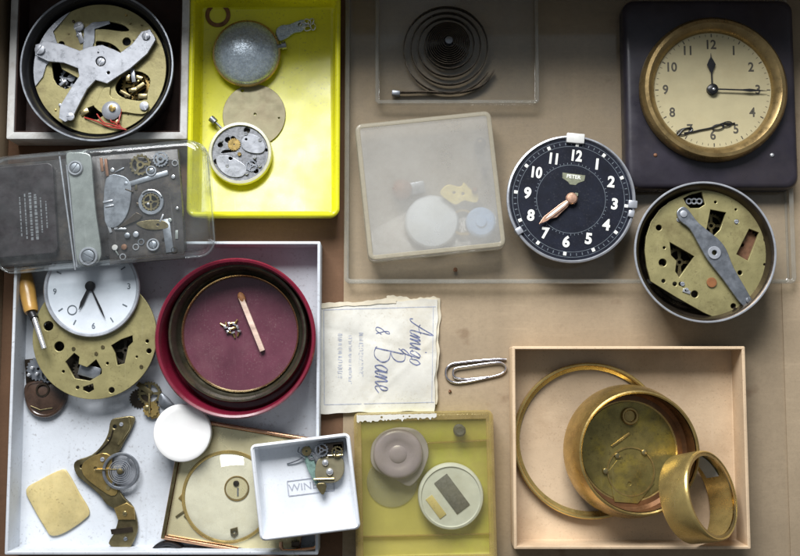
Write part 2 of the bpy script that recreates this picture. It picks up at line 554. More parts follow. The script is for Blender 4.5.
M = dict(
    brown_board=cardboard('brown_board', (.17, .095, .055), (.07, .035, .02)),
    cardboard=cardboard('kraft_cardboard', (.365, .283, .188), (.15, .085, .045)),
    dark_card=solid('dark_brown_lining', (.045, .022, .016), .75, var=.3, feat=25, bump=.3),
    white_card=solid('white_card', (.60, .635, .68), .7, var=.09, feat=55, dirt=(.40, .41, .42), dirt_amt=.5, bump=.3, bfeat=4, specks=((.25, .24, .24), 3.0, .55), scuff=((.42, .44, .47), 9, .4)),
    white_edge=solid('worn_white_card', (.62, .62, .60), .75, var=.1, feat=12, dirt=(.32, .27, .22), dirt_amt=.6, bump=.3),
    beige_card=solid('beige_card', (.69, .515, .335), .75, var=.11, feat=45, dirt=(.46, .31, .18), dirt_amt=.55, bump=.35, bfeat=2.5, specks=((.36, .23, .13), 2.2, .5), scuff=((.76, .60, .43), 6, .3)),
    yellow=solid('yellow_plastic', (.78, .755, .02), .34, var=.07, feat=50, dirt=(.56, .52, .04), dirt_amt=.5, bump=.1, coat=.2, specks=((.30, .27, .05), 2.4, .5), scuff=((.82, .80, .22), 5, .35)),
    red=solid('crimson_plastic', (.17, .010, .028), .3, var=.16, feat=30, dirt=(.09, .012, .02), dirt_amt=.5, bump=.1, coat=.35, scuff=((.28, .06, .08), 5, .4)),
    maroon=solid('maroon_floor', (.125, .040, .060), .25, var=.22, feat=34, dirt=(.20, .09, .105), dirt_amt=.55, bump=.08, coat=.3, specks=((.26, .17, .17), 1.8, .5), scuff=((.22, .11, .13), 4, .4)),
    brass=solid('old_brass', (.54, .385, .14), .3, .85, var=.22, feat=16, dirt=(.28, .16, .06), dirt_amt=.55, bump=.12, scuff=((.70, .55, .27), 4, .35)),
    brass_bright=solid('bright_brass', (.60, .49, .25), .27, 1.0, var=.12, feat=18, dirt=(.35, .23, .08), dirt_amt=.4, bump=.06),
    brass_dark=solid('tarnished_brass', (.235, .195, .10), .36, .85, var=.35, feat=14, dirt=(.08, .055, .03), dirt_amt=.7, bump=.15, scuff=((.42, .36, .2), 4, .4)),
    brass_plate=solid('matte_brass_plate', (.355, .315, .145), .42, .45, var=.14, feat=24, dirt=(.15, .115, .05), dirt_amt=.7, bump=.2, bfeat=2, specks=((.12, .09, .045), 2.2, .5), scuff=((.46, .42, .24), 3.2, .4)),
    bezel_gold=solid('gilt_bezel', (.36, .255, .11), .33, .75, var=.2, feat=14, dirt=(.22, .13, .05), dirt_amt=.6, bump=.1),
    olive_brass=solid('olive_stained_brass', (.33, .26, .085), .28, .7, var=.35, feat=18, dirt=(.56, .42, .07), dirt_amt=.85, bump=.15, specks=((.09, .06, .03), 3, .6), scuff=((.5, .42, .2), 4, .4)),
    copper=solid('copper_edge', (.62, .36, .22), .3, .9, var=.2, feat=12, bump=.1),
    steel=solid('satin_steel', (.47, .49, .53), .33, .5, var=.14, feat=12, dirt=(.34, .34, .36), dirt_amt=.4, bump=.12),
    steel_dark=solid('grey_steel', (.27, .29, .32), .42, .8, var=.2, feat=10, dirt=(.13, .13, .14), dirt_amt=.5, bump=.15),
    chrome=solid('bright_steel', (.72, .73, .76), .18, .7, var=.06, feat=12, bump=.04),
    wire=solid('clip_wire', (.78, .76, .82), .22, 1.0, var=.05, feat=10, bump=.04),
    spring=solid('blued_spring', (.075, .058, .042), .32, .8, var=.3, feat=20, bump=.1),
    black=solid('black_enamel', (.013, .013, .015), .35, var=.3, feat=18, bump=.08),
    dial_black=solid('navy_black_dial', (.008, .010, .019), .6, var=.35, feat=14, bump=.1, spec=.2, specks=((.06, .06, .065), 2, .4)),
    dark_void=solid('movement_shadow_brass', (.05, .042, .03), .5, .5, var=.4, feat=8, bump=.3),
    ivory_rim=solid('silvered_ivory_rim', (.68, .67, .52), .35, .3, var=.08, feat=10, bump=.1),
    silver_dial=solid('silvered_dial', (.80, .77, .60), .3, .1, var=.08, feat=14, dirt=(.58, .53, .36), dirt_amt=.4, bump=.06),
    bakelite=solid('dark_bakelite', (.030, .026, .036), .36, var=.35, feat=40, dirt=(.05, .04, .04), dirt_amt=.5, bump=.08),
    cream=solid('cream_dial', (.54, .47, .275), .55, var=.07, feat=20, dirt=(.48, .37, .19), dirt_amt=.35, bump=.06),
    ink=solid('dial_ink', (.085, .075, .055), .6, var=.2, bump=0),
    lume=solid('pale_lume', (.83, .84, .78), .6, var=.08, feat=5, bump=.1),
    lume_dull=solid('dull_olive_print', (.20, .21, .14), .6, var=.3, feat=4, bump=.1),
    blue_print=solid('faint_dial_print', (.13, .155, .18), .6, var=.3, feat=4, bump=0),
    hand_copper=solid('copper_hand', (.72, .43, .30), .35, .7, var=.2, feat=6, bump=.1),
    white_plastic=solid('white_plastic', (.88, .88, .86), .38, var=.03, feat=18, bump=.05, dirt=(.78, .70, .72), dirt_amt=.3),
    milk_plastic=solid('milky_plastic', (.79, .82, .86), .35, var=.05, feat=30, bump=.08, dirt=(.58, .58, .60), dirt_amt=.4, specks=((.4, .4, .4), 2.0, .35), scuff=((.66, .68, .72), 4, .35)),
    dial_blue=solid('silvery_blue_dial', (.72, .77, .83), .38, .15, var=.06, feat=22, bump=.06, dirt=(.50, .55, .62), dirt_amt=.3),
    silver_rough=solid('frosted_silver', (.46, .54, .61), .27, .35, var=.3, feat=3.2, dirt=(.74, .82, .88), dirt_amt=.7, bump=.6, bfeat=2.2),
    pewter=solid('dull_pewter', (.33, .30, .19), .48, .6, var=.14, feat=16, dirt=(.28, .21, .14), dirt_amt=.5, bump=.12),
    nickel=solid('nickel_plate', (.27, .28, .30), .38, .45, var=.35, feat=4, dirt=(.12, .12, .12), dirt_amt=.7, bump=.4, bfeat=2, specks=((.06, .06, .06), 2, .6)),
    cream_rim=solid('pale_gold_plate', (.80, .72, .44), .25, .4, var=.07, feat=14, bump=.1, dirt=(.62, .53, .28), dirt_amt=.4, rvar=.06, scuff=((.86, .80, .6), 5, .4)),
    wood=solid('varnished_wood_handle', (.52, .29, .07), .35, var=.18, feat=10, bump=.1, coat=.3, stretch=(1, .25, 1)),
    horn=solid('yellowed_celluloid', (.60, .495, .235), .42, var=.1, feat=14, dirt=(.42, .32, .12), dirt_amt=.5, bump=.1, sss=.3, specks=((.26, .18, .07), 2.2, .6)),
    brown_dome=solid('brown_resin_dome', (.06, .034, .022), .25, .0, var=.4, feat=10, bump=.05, coat=.6, rvar=.05),
    paper=solid('old_paper', (.66, .645, .58), .88, var=.08, feat=30, dirt=(.50, .44, .32), dirt_amt=.5, bump=.5, bfeat=5, specks=((.42, .36, .26), 2.4, .4)),
    paper_yellow=solid('yellowed_paper', (.62, .56, .43), .85, var=.1, feat=20, dirt=(.48, .40, .26), dirt_amt=.4, bump=.3),
    blue_ink=solid('faded_blue_ink', (.13, .15, .26), .85, var=.6, feat=2.4, bump=0, dirt=(.40, .41, .44), dirt_amt=.8),
    grey_ink=solid('faded_grey_print', (.40, .42, .48), .8, var=.2, feat=3, bump=0),
    match_wood=solid('match_wood', (.70, .53, .43), .75, var=.3, feat=7, bump=.4, stretch=(.12, 1, 1), dirt=(.35, .2, .13), dirt_amt=.5),
    burnt=solid('match_head', (.30, .13, .05), .7, var=.4, feat=3, bump=.5, bfeat=1.5),
    purple_cap=solid('mauve_grey_plastic', (.30, .265, .36), .34, var=.1, feat=20, bump=.08, coat=.2),
    amber_base=solid('olive_yellow_plastic', (.50, .46, .14), .4, var=.1, feat=40, dirt=(.58, .62, .12), dirt_amt=.9, bump=.1),
    purple_flange=solid('mauve_rim_plastic', (.36, .34, .40), .34, var=.1, feat=14, bump=.08, coat=.2),
    grey_foam=solid('dark_grey_insert', (.12, .125, .145), .7, var=.3, feat=2.5, bump=.5, bfeat=1.5),
    white_disc=solid('pale_grey_disc', (.60, .64, .68), .45, var=.08, feat=14, dirt=(.45, .45, .40), dirt_amt=.4, bump=.1),
    blue_disc=solid('pale_blue_plastic', (.30, .42, .62), .4, var=.12, feat=8, bump=.1),
    yellow_part=solid('pale_yellow_brass', (.68, .56, .18), .4, .5, var=.12, feat=8, bump=.15),
    rust=solid('rusty_brown', (.22, .11, .06), .6, .4, var=.3, feat=6, bump=.3),
    red_wire=solid('red_insulation', (.36, .03, .02), .4, var=.2, feat=6, bump=.1),
    ruby=solid('ruby_bearing', (.26, .11, .045), .25, var=.2, bump=0),
    cage_plate=solid('dark_grey_movement_plate', (.055, .049, .047), .32, .3, var=.4, feat=18, dirt=(.15, .12, .095), dirt_amt=.8, bump=.25, scuff=((.22, .21, .2), 4, .4)),
    cage_bar=solid('grey_green_strap', (.30, .325, .305), .32, .3, var=.14, feat=16, dirt=(.20, .215, .20), dirt_amt=.5, bump=.15, scuff=((.42, .44, .42), 4, .5)),
    label_dark=solid('dark_label', (.026, .019, .020), .36, .2, var=.4, feat=14, bump=.15, dirt=(.06, .045, .05), dirt_amt=.6),
    label_print=solid('label_print', (.17, .18, .19), .5, var=.3, feat=4, bump=0),
    clear=plastic('clear_plastic', (.985, .99, .99), .025, gloss=.06),
    clear_case=plastic('scuffed_clear_plastic', (.975, .985, .985), .030, (.66, .70, .72), gloss=.08, bump=.25, spec=1.5, hvar=.9, feat=22),
    clear_tray=plastic('clear_tray_plastic', (.985, .985, .975), .045, (.70, .68, .64), gloss=.08),
    clear_edge=plastic('clear_plastic_edge', (.97, .97, .95), .22, (.72, .70, .64), gloss=.1, hvar=.5),
    case_edge=plastic('highlight_plastic_edge', (.97, .98, .98), .20, (.62, .68, .72), gloss=.08, hvar=.6),  # pale blue haze paints in the bright window line on the case edge
    frost_edge=plastic('frosted_plastic_edge', (.97, .96, .92), .42, (.72, .66, .52), gloss=.2, hvar=.3),
    amber_edge=plastic('amber_plastic_edge', (.96, .91, .72), .34, (.72, .58, .30), gloss=.1, hvar=.5),
    brass_pale=solid('pale_brass', (.66, .49, .18), .28, .75, var=.14, feat=18, dirt=(.36, .24, .085), dirt_amt=.4, bump=.08, scuff=((.80, .64, .33), 4, .4)),
    shaded_copper=solid('copper_brown_shade', (.22, .105, .045), .34, .6, var=.35, feat=22, dirt=(.10, .06, .03), dirt_amt=.6, bump=.1),  # copper brown, darkened to stand in for dim reflections inside the cup
    olive_ring=solid('olive_black_tarnish', (.085, .078, .055), .34, .7, var=.35, feat=16, dirt=(.20, .15, .06), dirt_amt=.6, bump=.12),
    white_metal=solid('silvered_plate', (.82, .82, .78), .3, .2, var=.05, feat=12, bump=.05),  # pale, barely metallic silver for the top lug
    frosted=plastic('frosted_plastic', (.98, .98, .97), .32, (.84, .83, .79), gloss=.25, hvar=.22, feat=60),
    amber=plastic('amber_plastic', (.985, .975, .90), .05, (.75, .66, .36), gloss=.07),
    crystal=plastic('watch_crystal', (.96, .96, .94), .02, gloss=.03, spec=1.5, bump=0),
    disc_clear=plastic('hazy_crystal', (.95, .95, .94), .25, (.78, .80, .80), gloss=.1, hvar=.3),
)

# ------------------------------------------------------------------ the setting
def struct(mb, name, mat):
    o = mb.build(name, mat)
    o['kind'] = 'structure'
    return o


b = MB()
NX, NY = 60, 44
vv = [[b.bm.verts.new((-760 + 1520 * i / NX, -620 + 1120 * j / NY, -1.1 - .5 * wob(i * 3.1, j * 2.7))) for j in range(NY + 1)] for i in range(NX + 1)]
for i in range(NX):
    for j in range(NY):
        b.bm.faces.new((vv[i][j], vv[i + 1][j], vv[i + 1][j + 1], vv[i][j + 1]))
struct(b, 'floor', M['brown_board'])
x0_, x1_ = W(344, 200, 0)[0], W(785, 200, 0)[0] + 330
b = MB()
b.box((x0_ + x1_) / 2, -140, -2.2, -.25, x1_ - x0_, 860, bev=.6)
struct(b, 'cardboard_sheet', M['cardboard'])
# the cardboard carton's own far side and left side, just outside the picture: they shade the far end
xw, yw, _ = W(400, -14, 0)
b = MB()
b.box(0, yw + 5, -1.2, 160, 1500, 6, bev=1)
struct(b, 'wall_back', M['cardboard'])
b = MB()
b.box(W(3, 300, 0)[0] - 3.2, yw + 1.9 - 556, -1.2, 60, 6, 1100, bev=1)
struct(b, 'wall_left', M['cardboard'])
# a flap of the carton, lying along the right edge
xf = W(785, 400, 0)[0]
b = MB()
b.box(xf + 100, -190, -.2, 1.6, 200, 370, bev=.5)
struct(b, 'cardboard_flap', M['cardboard'])


def tub(name, label, cat, x0, y0, x1, y1, h, t, mat, rad=2, floor=1.5, draft=0.0, z0=0.0, part='shell', rot=0, bev=.6):
    r = thing(name, label, cat, (x0 + x1) / 2, (y0 + y1) / 2, z0, z0 + h, rot)
    m = MB().open_box(0, 0, x1 - x0, y1 - y0, h, t, rad, floor, draft, bev=bev)
    return r, m


def loc(cx, cy, pts, ox=0, oy=0, s=1.0):
    """photo places (or places in an enlargement with its origin and factor) to local places"""
    return [(ox + x / s - cx, cy - (oy + y / s)) for x, y in pts]


# ------------------------------------------------------------------ dark lined box + round movement (far left)
r = thing('open_box', 'shallow white-edged cardboard box with dark brown lining, holding the round steel-bridged movement', 'box', 99, 45, 0, 30)
m = MB().open_box(0, 0, 179, 213 - 22, 30, 7, 1.5, 1.5, 0, bev=.5)
m.build('wall', M['white_edge'], r)
b = MB().open_box(0, 0, 164.5, 176.5, 27, 1.2, 1, 1.2, 0, z0=1.6, bev=.2)
b.build('lining', M['dark_card'], r)

CX, CY = 97, 66
r = thing('clock_movement', 'round pale brass clock movement with three-armed steel bridge in a black case', 'clock movement', CX, CY, 2.9, 48)
q = lambda pts: loc(CX, CY, pts, 0, 0, 3.97)
MB().lathe([(0, 0), (60, 0), (68, 4), (76, 42), (76.6, 45), (75.4, 46), (73.6, 45), (70.5, 40), (68, 12), (0, 10)], seg=96).build('case', M['black'], r)
MB().ring(0, 0, 74.7, 76.9, 45.2, 46.4, 96, .4).build('rim', M['steel_dark'], r)
holes = [q(smooth_path([(350, 80), (400, 66), (470, 80), (498, 104), (460, 106), (400, 98), (360, 98)], 4, True)),
         q(smooth_path([(372, 170), (372, 148), (430, 160), (468, 195), (455, 212), (420, 185)], 4, True)),
         q([(190, 235), (222, 232), (232, 262), (300, 300), (292, 330), (250, 345), (214, 326), (200, 300)]),
         q(smooth_path([(450, 330), (480, 285), (540, 272), (585, 300), (580, 350), (560, 390), (500, 385), (460, 365)], 4, True)),
         q([(268, 352), (300, 330), (340, 360), (300, 412), (262, 404)]),
         circle(*q([(490, 150)])[0], 4.2, 18), circle(*q([(228, 160)])[0], 3, 14), circle(*q([(600, 140)])[0], 2, 10),
         q([(330, 425), (395, 400), (420, 440), (380, 470), (330, 462)])]
MB().plate(circle(0, 0, 67, 96), holes, 33, 36, .4).build('plate', M['brass_plate'], r)
seg_out = [p for p in circle(0, 0, 66.5, 20, 118, 196)] + q([(160, 296), (172, 250), (196, 222), (214, 160), (196, 110)])
MB().plate(seg_out, [], 36.05, 37.6, .3).build('dial_segment', M['steel'], r)
bridge = [(378, 316), (346, 352), (322, 400), (290, 470), (262, 486), (236, 470), (240, 420), (280, 350), (312, 300), (306, 268), (250, 246), (186, 240), (134, 214), (134, 172), (176, 156), (244, 170), (312, 196),
          (350, 180), (400, 172), (446, 190), (474, 204), (520, 168), (556, 118), (590, 108), (614, 150), (582, 208), (516, 268), (462, 304), (424, 330)]
MB().plate(q(bridge), [circle(*q([(396, 240)])[0], 5, 18), circle(*q([(386, 204)])[0], 1.5, 10), circle(*q([(428, 286)])[0], 1.6, 10)], 40, 43, .5).build('bridge', M['steel'], r)
for p in ((160, 194), (575, 140), (268, 462)):
    MB().cyl(*q([p])[0], 3.4, 36, 40.2, 16).build('pillar', M['brass'], sub(r, 'bridge'))
MB().plate(q(smooth_path([(400, 350), (430, 340), (440, 385), (560, 400), (585, 430), (560, 450), (470, 440), (430, 460), (370, 420), (380, 400)], 3, True)), [], 36.1, 38.6, .4).build('balance_cock', M['brass_plate'], r)
MB().plate(q([(318, 100), (352, 72), (420, 66), (424, 78), (362, 100), (362, 150), (350, 190), (316, 186), (318, 140)]), [], 36.1, 37.3, .2).build('click_lever', M['steel_dark'], r)
for (x, y), rr, nt_ in (((262, 290), 13, 22), ((520, 320), 15, 26), ((300, 372), 12, 20), ((410, 180), 14, 24)):
    MB().gear(*q([(x, y)])[0], rr, nt_, 24, 26, hole=1.4, arms=4).build('gear', M['brass'] if rr != 13 else M['steel_dark'], r)
p = q([(262, 290)])[0]
MB().tube([(p[0] + 9.5 * math.cos(R(a)), p[1] + 9.5 * math.sin(R(a)), 27.6) for a in range(185, 330, 12)], 1.3, 8).build('hairspring_end', M['chrome'], sub(r, 'balance_cock'))
p = q([(440, 436)])[0]
MB().lathe([(0, 38.6), (9, 38.6), (9.6, 40), (7, 42), (3, 42.8), (0, 42.8)], *p, seg=28).build('barrel_cap', M['steel'], r)
for (x, y), rr in (((155, 194), 5), ((300, 92), 5), ((570, 418), 4.5), ((284, 466), 4), ((575, 138), 4), ((396, 240), 4), ((262, 290), 4), ((448, 430), 3.5)):
    z = {155: 43, 284: 43, 575: 43, 396: 40.5, 300: 37.3, 262: 27, 448: 42.8}.get(x, 38.6)
    MB().screw(*q([(x, y)])[0], rr, z).build('screw', M['steel'] if rr > 3.9 else M['brass'], sub(r, {155: 'bridge', 284: 'bridge', 575: 'bridge', 396: 'bridge', 300: 'click_lever', 262: 'gear', 448: 'barrel_cap'}.get(x, 'balance_cock')))
b = MB()
for k_ in range(4):
    pts = [(330 + 50 * k_, 462 - 14 * k_, 37.5), (380 + 30 * k_, 478 + 6 * (k_ % 2), 39 + k_ * .4), (430 + 12 * k_, 500 - 8 * k_, 38.4), (500 - 8 * k_, 512 - 3 * k_, 38)]
    b.tube(smooth_path([(*q([(x, y)])[0], z) for x, y, z in pts], 6), .8, 6)
b.build('wire', M['red_wire'], r)
for x, y, w_, d_, a_ in ((330, 440, 9, 5, 30), (460, 482, 4, 8, 20), (545, 300, 7, 4, -20), (520, 350, 8, 4, 10), (500, 300, 4, 7, 0)):
    MB().box(*q([(x, y)])[0], 30, 38, w_, d_, a_, .5).build('contact', M['brass_bright'], r)

ph = random.Random(5)
for k_ in range(16):
    a_, rr = ph.uniform(0, 360), ph.uniform(30, 62)
    p = (rr * math.cos(R(a_)), rr * math.sin(R(a_)))
    MB().cyl(*p, ph.uniform(.8, 1.8), 36.02, 36.9 + ph.random() * 1.2, 14, .3).build('pin', M[ph.choice(('steel', 'brass_dark', 'spring', 'brass'))], sub(r, 'plate'))
for x, y, w_, d_, a_ in ((540, 340, 16, 4, 35), (490, 365, 12, 3.4, -30), (520, 290, 4, 14, 10), (560, 375, 9, 5, 0), (240, 320, 8, 3, 40), (300, 120, 5, 20, 20)):
    MB().box(*q([(x, y)])[0], 30, 37.6, w_, d_, a_, .5).build('lever', M['brass_dark'] if w_ > 8 else M['steel'], r)

# ------------------------------------------------------------------ yellow tray and what is in it
r = thing('plastic_tray', 'bright yellow plastic tray holding watch parts', 'tray', 264, 103, 0, 28)
MB().open_box(0, 0, 152, 230, 28, 5, 9, 2, 2.5, bev=1.6, n=8).build('shell', M['yellow'], r)

CX, CY = 246, 52
r = thing('pocket_watch', 'silver pocket watch lying face down in the yellow tray, back frosted bluish', 'watch', CX, CY, 2.2, 14, tilt=(0, 0))
MB().lathe([(0, 0), (25, 0), (31, 3), (33, 7), (32, 10), (29.5, 13), (25, 15.6), (18, 18), (10, 19.6), (0, 20.2)], seg=72).build('case_back', M['silver_rough'], r)
MB().lathe([(31.6, 5.5), (33.8, 6), (34.4, 7.5), (33.8, 9), (32.2, 9.4)], seg=72, close=True).build('rim', M['brass'], r)
a = R(12)
MB().tube([(32 * math.cos(a), 32 * math.sin(a), 7.3), (36 * math.cos(a), 36 * math.sin(a), 7.3)], 3, 12).tube([(36 * math.cos(a), 36 * math.sin(a), 7.3), (40.5 * math.cos(a), 40.5 * math.sin(a), 7.3)], 4.2, 14).build('crown', M['steel_dark'], r)

CX, CY = 291, 29
r = thing('watch_chain', 'short silver chain with a leaf-shaped ornament beside the face-down pocket watch', 'chain', CX, CY, 2.2, 6)
leaf = loc(CX, CY, smooth_path([(277, 37), (276, 30), (281, 25), (289, 24), (296, 21), (303, 19), (306, 24), (302, 31), (294, 33), (287, 38), (280, 41)], 4, True))
MB().plate(leaf, [circle(9, 5, 1.8, 10)], 1, 4, .8).build('leaf', M['silver_rough'], r)
for x, y, a_ in ((303, 25, 30), (307, 21, -20), (311, 21, 60), (313, 26, 100), (308, 28, 10)):
    px_, py_ = x - CX, CY - y
    pts = [(px_ + 3.6 * math.cos(t) * math.cos(R(a_)) - 2.4 * math.sin(t) * math.sin(R(a_)), py_ + 3.6 * math.cos(t) * math.sin(R(a_)) + 2.4 * math.sin(t) * math.cos(R(a_)), 3 + .9 * math.sin(2 * t + a_)) for t in [2 * PI * i / 18 for i in range(18)]]
    MB().tube(pts, .75, 7, True).build('link', M['chrome'], r)

r = thing('washer', 'thin brown washer lying in the dim upper left corner of the yellow tray', 'washer', 218, 15, 2.2)
MB().ring(0, 0, 8.5, 12.5, 0, 1.2, 40, .3).build('ring', M['rust'], r)

r = thing('watch_dial', 'plain dull pewter watch disc partly under the pocket watch movement', 'dial', 254, 115, 2.2, 4)
holes = [circle(-12, 25, 1.6, 12), circle(1, 1, 1.2, 12), circle(25, -3, .9, 10)]
MB().plate(circle(0, 0, 31.5, 72), holes, 0, 1.8, .4).build('disc', M['pewter'], r)

CX, CY = 240, 153
r = thing('watch_movement', 'small round nickel pocket watch movement with ivory rim and winding crown', 'watch movement', CX, CY, 4.15, 11)
q = lambda pts: loc(CX, CY, pts, 195, 75, 4.63)
MB().lathe([(26, 0), (30, 0), (32, 2.5), (32, 6), (31, 7.4), (28.6, 7.6), (28, 6.6), (28, 1)], seg=72, close=True).build('rim', M['ivory_rim'], r)
hl = [circle(*q([p])[0], rr, 16) for p, rr in (((238, 252), 3.2), ((150, 298), 3), ((174, 292), 2.6), ((115, 322), 2.6), ((205, 366), 1.8), ((165, 386), 2.6), ((282, 444), 2.6), ((275, 402), 2.2), ((330, 345), 2), ((235, 295), 1.4), ((100, 400), 3), ((200, 470), 1.6))]
hl.append(q(smooth_path([(120, 360), (135, 345), (180, 345), (190, 352), (150, 358)], 3, True)))
MB().plate(circle(0, 0, 28, 64), hl, 1, 5.4, .3).build('plate', M['nickel'], r)
MB().cyl(0, 0, 27, .2, 1, 48).build('base', M['dark_void'], r)
MB().plate(q(smooth_path([(215, 300), (250, 270), (300, 290), (325, 330), (310, 360), (260, 360), (222, 340)], 5, True)), [circle(*q([(236, 297)])[0], 1.2, 10)], 5.5, 7.2, .4).build('bridge', M['steel'], r)
MB().plate(q(smooth_path([(100, 380), (150, 372), (200, 395), (240, 430), (220, 470), (160, 470), (110, 430)], 5, True)), [circle(*q([(165, 386)])[0], 2, 10)], 5.5, 6.8, .4).build('balance_cock', M['steel'], r)
MB().gear(*q([(180, 320)])[0], 6.5, 18, 5.5, 6.4, hole=.8).build('gear', M['brass'], r)
MB().gear(*q([(262, 420)])[0], 6, 18, 5.5, 6.4, hole=.8, arms=3).build('gear', M['steel_dark'], r)
for p in ((235, 270), (300, 300), (150, 420), (205, 366), (275, 380), (120, 300), (240, 455), (300, 420)):
    MB().screw(*q([p])[0], 1.9, 6.4 if p not in ((235, 270), (300, 300)) else 7.2).build('screw', M['chrome'] if p[0] != 205 else M['brass'], sub(r, 'plate'))
p0, p1 = q([(118, 240)])[0], q([(82, 205)])[0]
MB().tube([(p0[0] + 3, p0[1] - 3, 4), (*p1, 4)], 1.1, 8).tube([(p1[0] + 1.6, p1[1] - 1.8, 4), (p1[0] - 3, p1[1] + 2.6, 4)], 3.4, 14).build('crown', M['steel_dark'], r)

# ------------------------------------------------------------------ white tray
r = thing('cardboard_tray', 'large white cardboard tray full of loose clock parts', 'tray', 165, 396, 0, 28)
MB().open_box(0, 0, 309, 311, 29.8, 3, 1.5, 1.5, .5, bev=.5).build('shell', M['white_card'], r)
ZT = 1.75

# brass movement plate with stacked dial
CX, CY = 95, 337
r = thing('brass_movement', 'round brass clock movement with dark cutouts lying in the white tray below the pale dial', 'clock movement', CX, CY, ZT, 22)
q = lambda pts: loc(CX, CY, pts, 0, 250, 3.09)
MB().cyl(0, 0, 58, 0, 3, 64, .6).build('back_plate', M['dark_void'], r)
outer = circle(0, 0, 62, 80)
hl = [q([(205, 345), (232, 318), (248, 330), (246, 352), (272, 362), (300, 338), (318, 368), (318, 382), (282, 404), (236, 396)]),
      q([(345, 295), (376, 276), (410, 264), (412, 284), (398, 298), (388, 350), (366, 356), (358, 318)]),
      circle(*q([(185, 298)])[0], 5, 20), circle(*q([(350, 432)])[0], 3, 14), circle(*q([(462, 312)])[0], 2.6, 14), circle(*q([(456, 282)])[0], 1.8, 12),
      q([(262, 422), (292, 412), (296, 430), (280, 440), (262, 432)]), circle(*q([(245, 424)])[0], 1.8, 12), circle(*q([(335, 350)])[0], 1.5, 10), circle(*q([(200, 375)])[0], 1.5, 10),
      circle(*q([(425, 330)])[0], 1.2, 10), circle(*q([(150, 235)])[0], 5, 12)]
MB().plate(outer, hl, 18.5, 21.5, .4).build('plate', M['brass_plate'], r)
for a_ in (25, 140, 215, 320):
    MB().cyl(52 * math.cos(R(a_)), 52 * math.sin(R(a_)), 3.4, 3, 18.5, 16).build('pillar', M['brass_dark'], r)
for p, rr in (((270, 370), 17), ((380, 310), 14), ((150, 270), 15)):
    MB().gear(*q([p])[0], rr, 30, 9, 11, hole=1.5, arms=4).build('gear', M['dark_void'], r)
MB().box(*q([(275, 375)])[0], 14, 16, 22, 12, -15, .4).build('click_spring', M['steel_dark'], sub(r, 'plate'))
for p in ((230, 305), (440, 360), (320, 300), (300, 320)):
    MB().screw(*q([p])[0], 1.9, 21.5).build('screw', M['brass_dark'], sub(r, 'plate'))
MB().box(*q([(118, 262)])[0], 6, 20, 5, 40, 20, .6).build('side_bracket', M['brass_dark'], r)

CX, CY = 92, 289
r = thing('clock_dial', 'pale silvery blue clock dial with two thin black hands, half under the clear plastic case', 'clock dial', CX, CY, ZT + 21.8, 27)
q = lambda pts: loc(CX, CY, pts, 0, 250, 3.09)
MB().lathe([(0, 0), (46.5, 0), (47.5, 1), (47.5, 3.4), (46.6, 4), (45, 3.6), (20, 3.9), (0, 4)], seg=80).build('face', M['dial_blue'], r)
b = MB()
for i in range(12):
    a_ = R(90 - 30 * i + 4)
    if i % 3 == 0:
        b.text(str(12 if i == 0 else i), 37 * math.cos(a_), 37 * math.sin(a_), 8, 4.1, 0, .12)
    else:
        b.box(37 * math.cos(a_), 37 * math.sin(a_), 3.9, 4.2, 5, 1.1, math.degrees(a_))
b.build('numerals', M['blue_print'], sub(r, 'face'))
b = MB().ring(-19, -21, 4, 5, 3.95, 4.2, 24)
b.build('seconds_ring', M['blue_print'], r)
MB().lathe([(44.2, 3.7), (47.6, 3), (48.2, 4.4), (47.4, 5.4), (45.4, 5.2)], seg=80, close=True).build('bezel', M['steel'], r)
pc = q([(280, 112)])[0]
for (e, w_) in (((247, 186), 2.4), ((330, 214), 1.5)):
    pe = q([e])[0]
    ang = math.atan2(pe[1] - pc[1], pe[0] - pc[0])
    L = math.hypot(pe[0] - pc[0], pe[1] - pc[1])
    nx, ny = -math.sin(ang), math.cos(ang)
    pl = [(pc[0] + nx * w_ / 2, pc[1] + ny * w_ / 2), (pc[0] + (pe[0] - pc[0]) * .7 + nx * w_ * .7, pc[1] + (pe[1] - pc[1]) * .7 + ny * w_ * .7), pe,
          (pc[0] + (pe[0] - pc[0]) * .7 - nx * w_ * .7, pc[1] + (pe[1] - pc[1]) * .7 - ny * w_ * .7), (pc[0] - nx * w_ / 2, pc[1] - ny * w_ / 2)]
    MB().plate(pl, [], 5 + w_ * .3, 5.5 + w_ * .3).build('hand', M['black'], r)
MB().cyl(*pc, 5, 4, 6.6, 24, .6).build('hub', M['black'], r)

# tool with wooden handle
CX, CY = 36, 310
r = thing('screwdriver', 'small screwdriver with amber wooden handle against the left side of the white tray', 'screwdriver', CX, CY, ZT, 14)
h0, h1, f1, t1 = [loc(CX, CY, [p])[0] for p in ((21, 268), (36, 313), (40, 319), (53, 349))]
MB().tube(smooth_path([(*h0, 8.6), (h0[0] + 5, h0[1] - 15, 13.6), (h0[0] + 10, h0[1] - 31, 19), (*h1, 24)], 4), [5.5, 6.2, 7, 7.4, 7.7, 7.8, 7.8, 7.7, 7.6, 7.4, 7.2, 7, 6.2], 16).build('handle', M['wood'], r)
MB().tube([(*h1, 24), (*f1, 26.6)], 4.2, 14).build('ferrule', M['black'], r)
MB().tube([(*f1, 26.6), (*t1, 33)], [2.7, 2.5], 12).build('blade', M['chrome'], r)

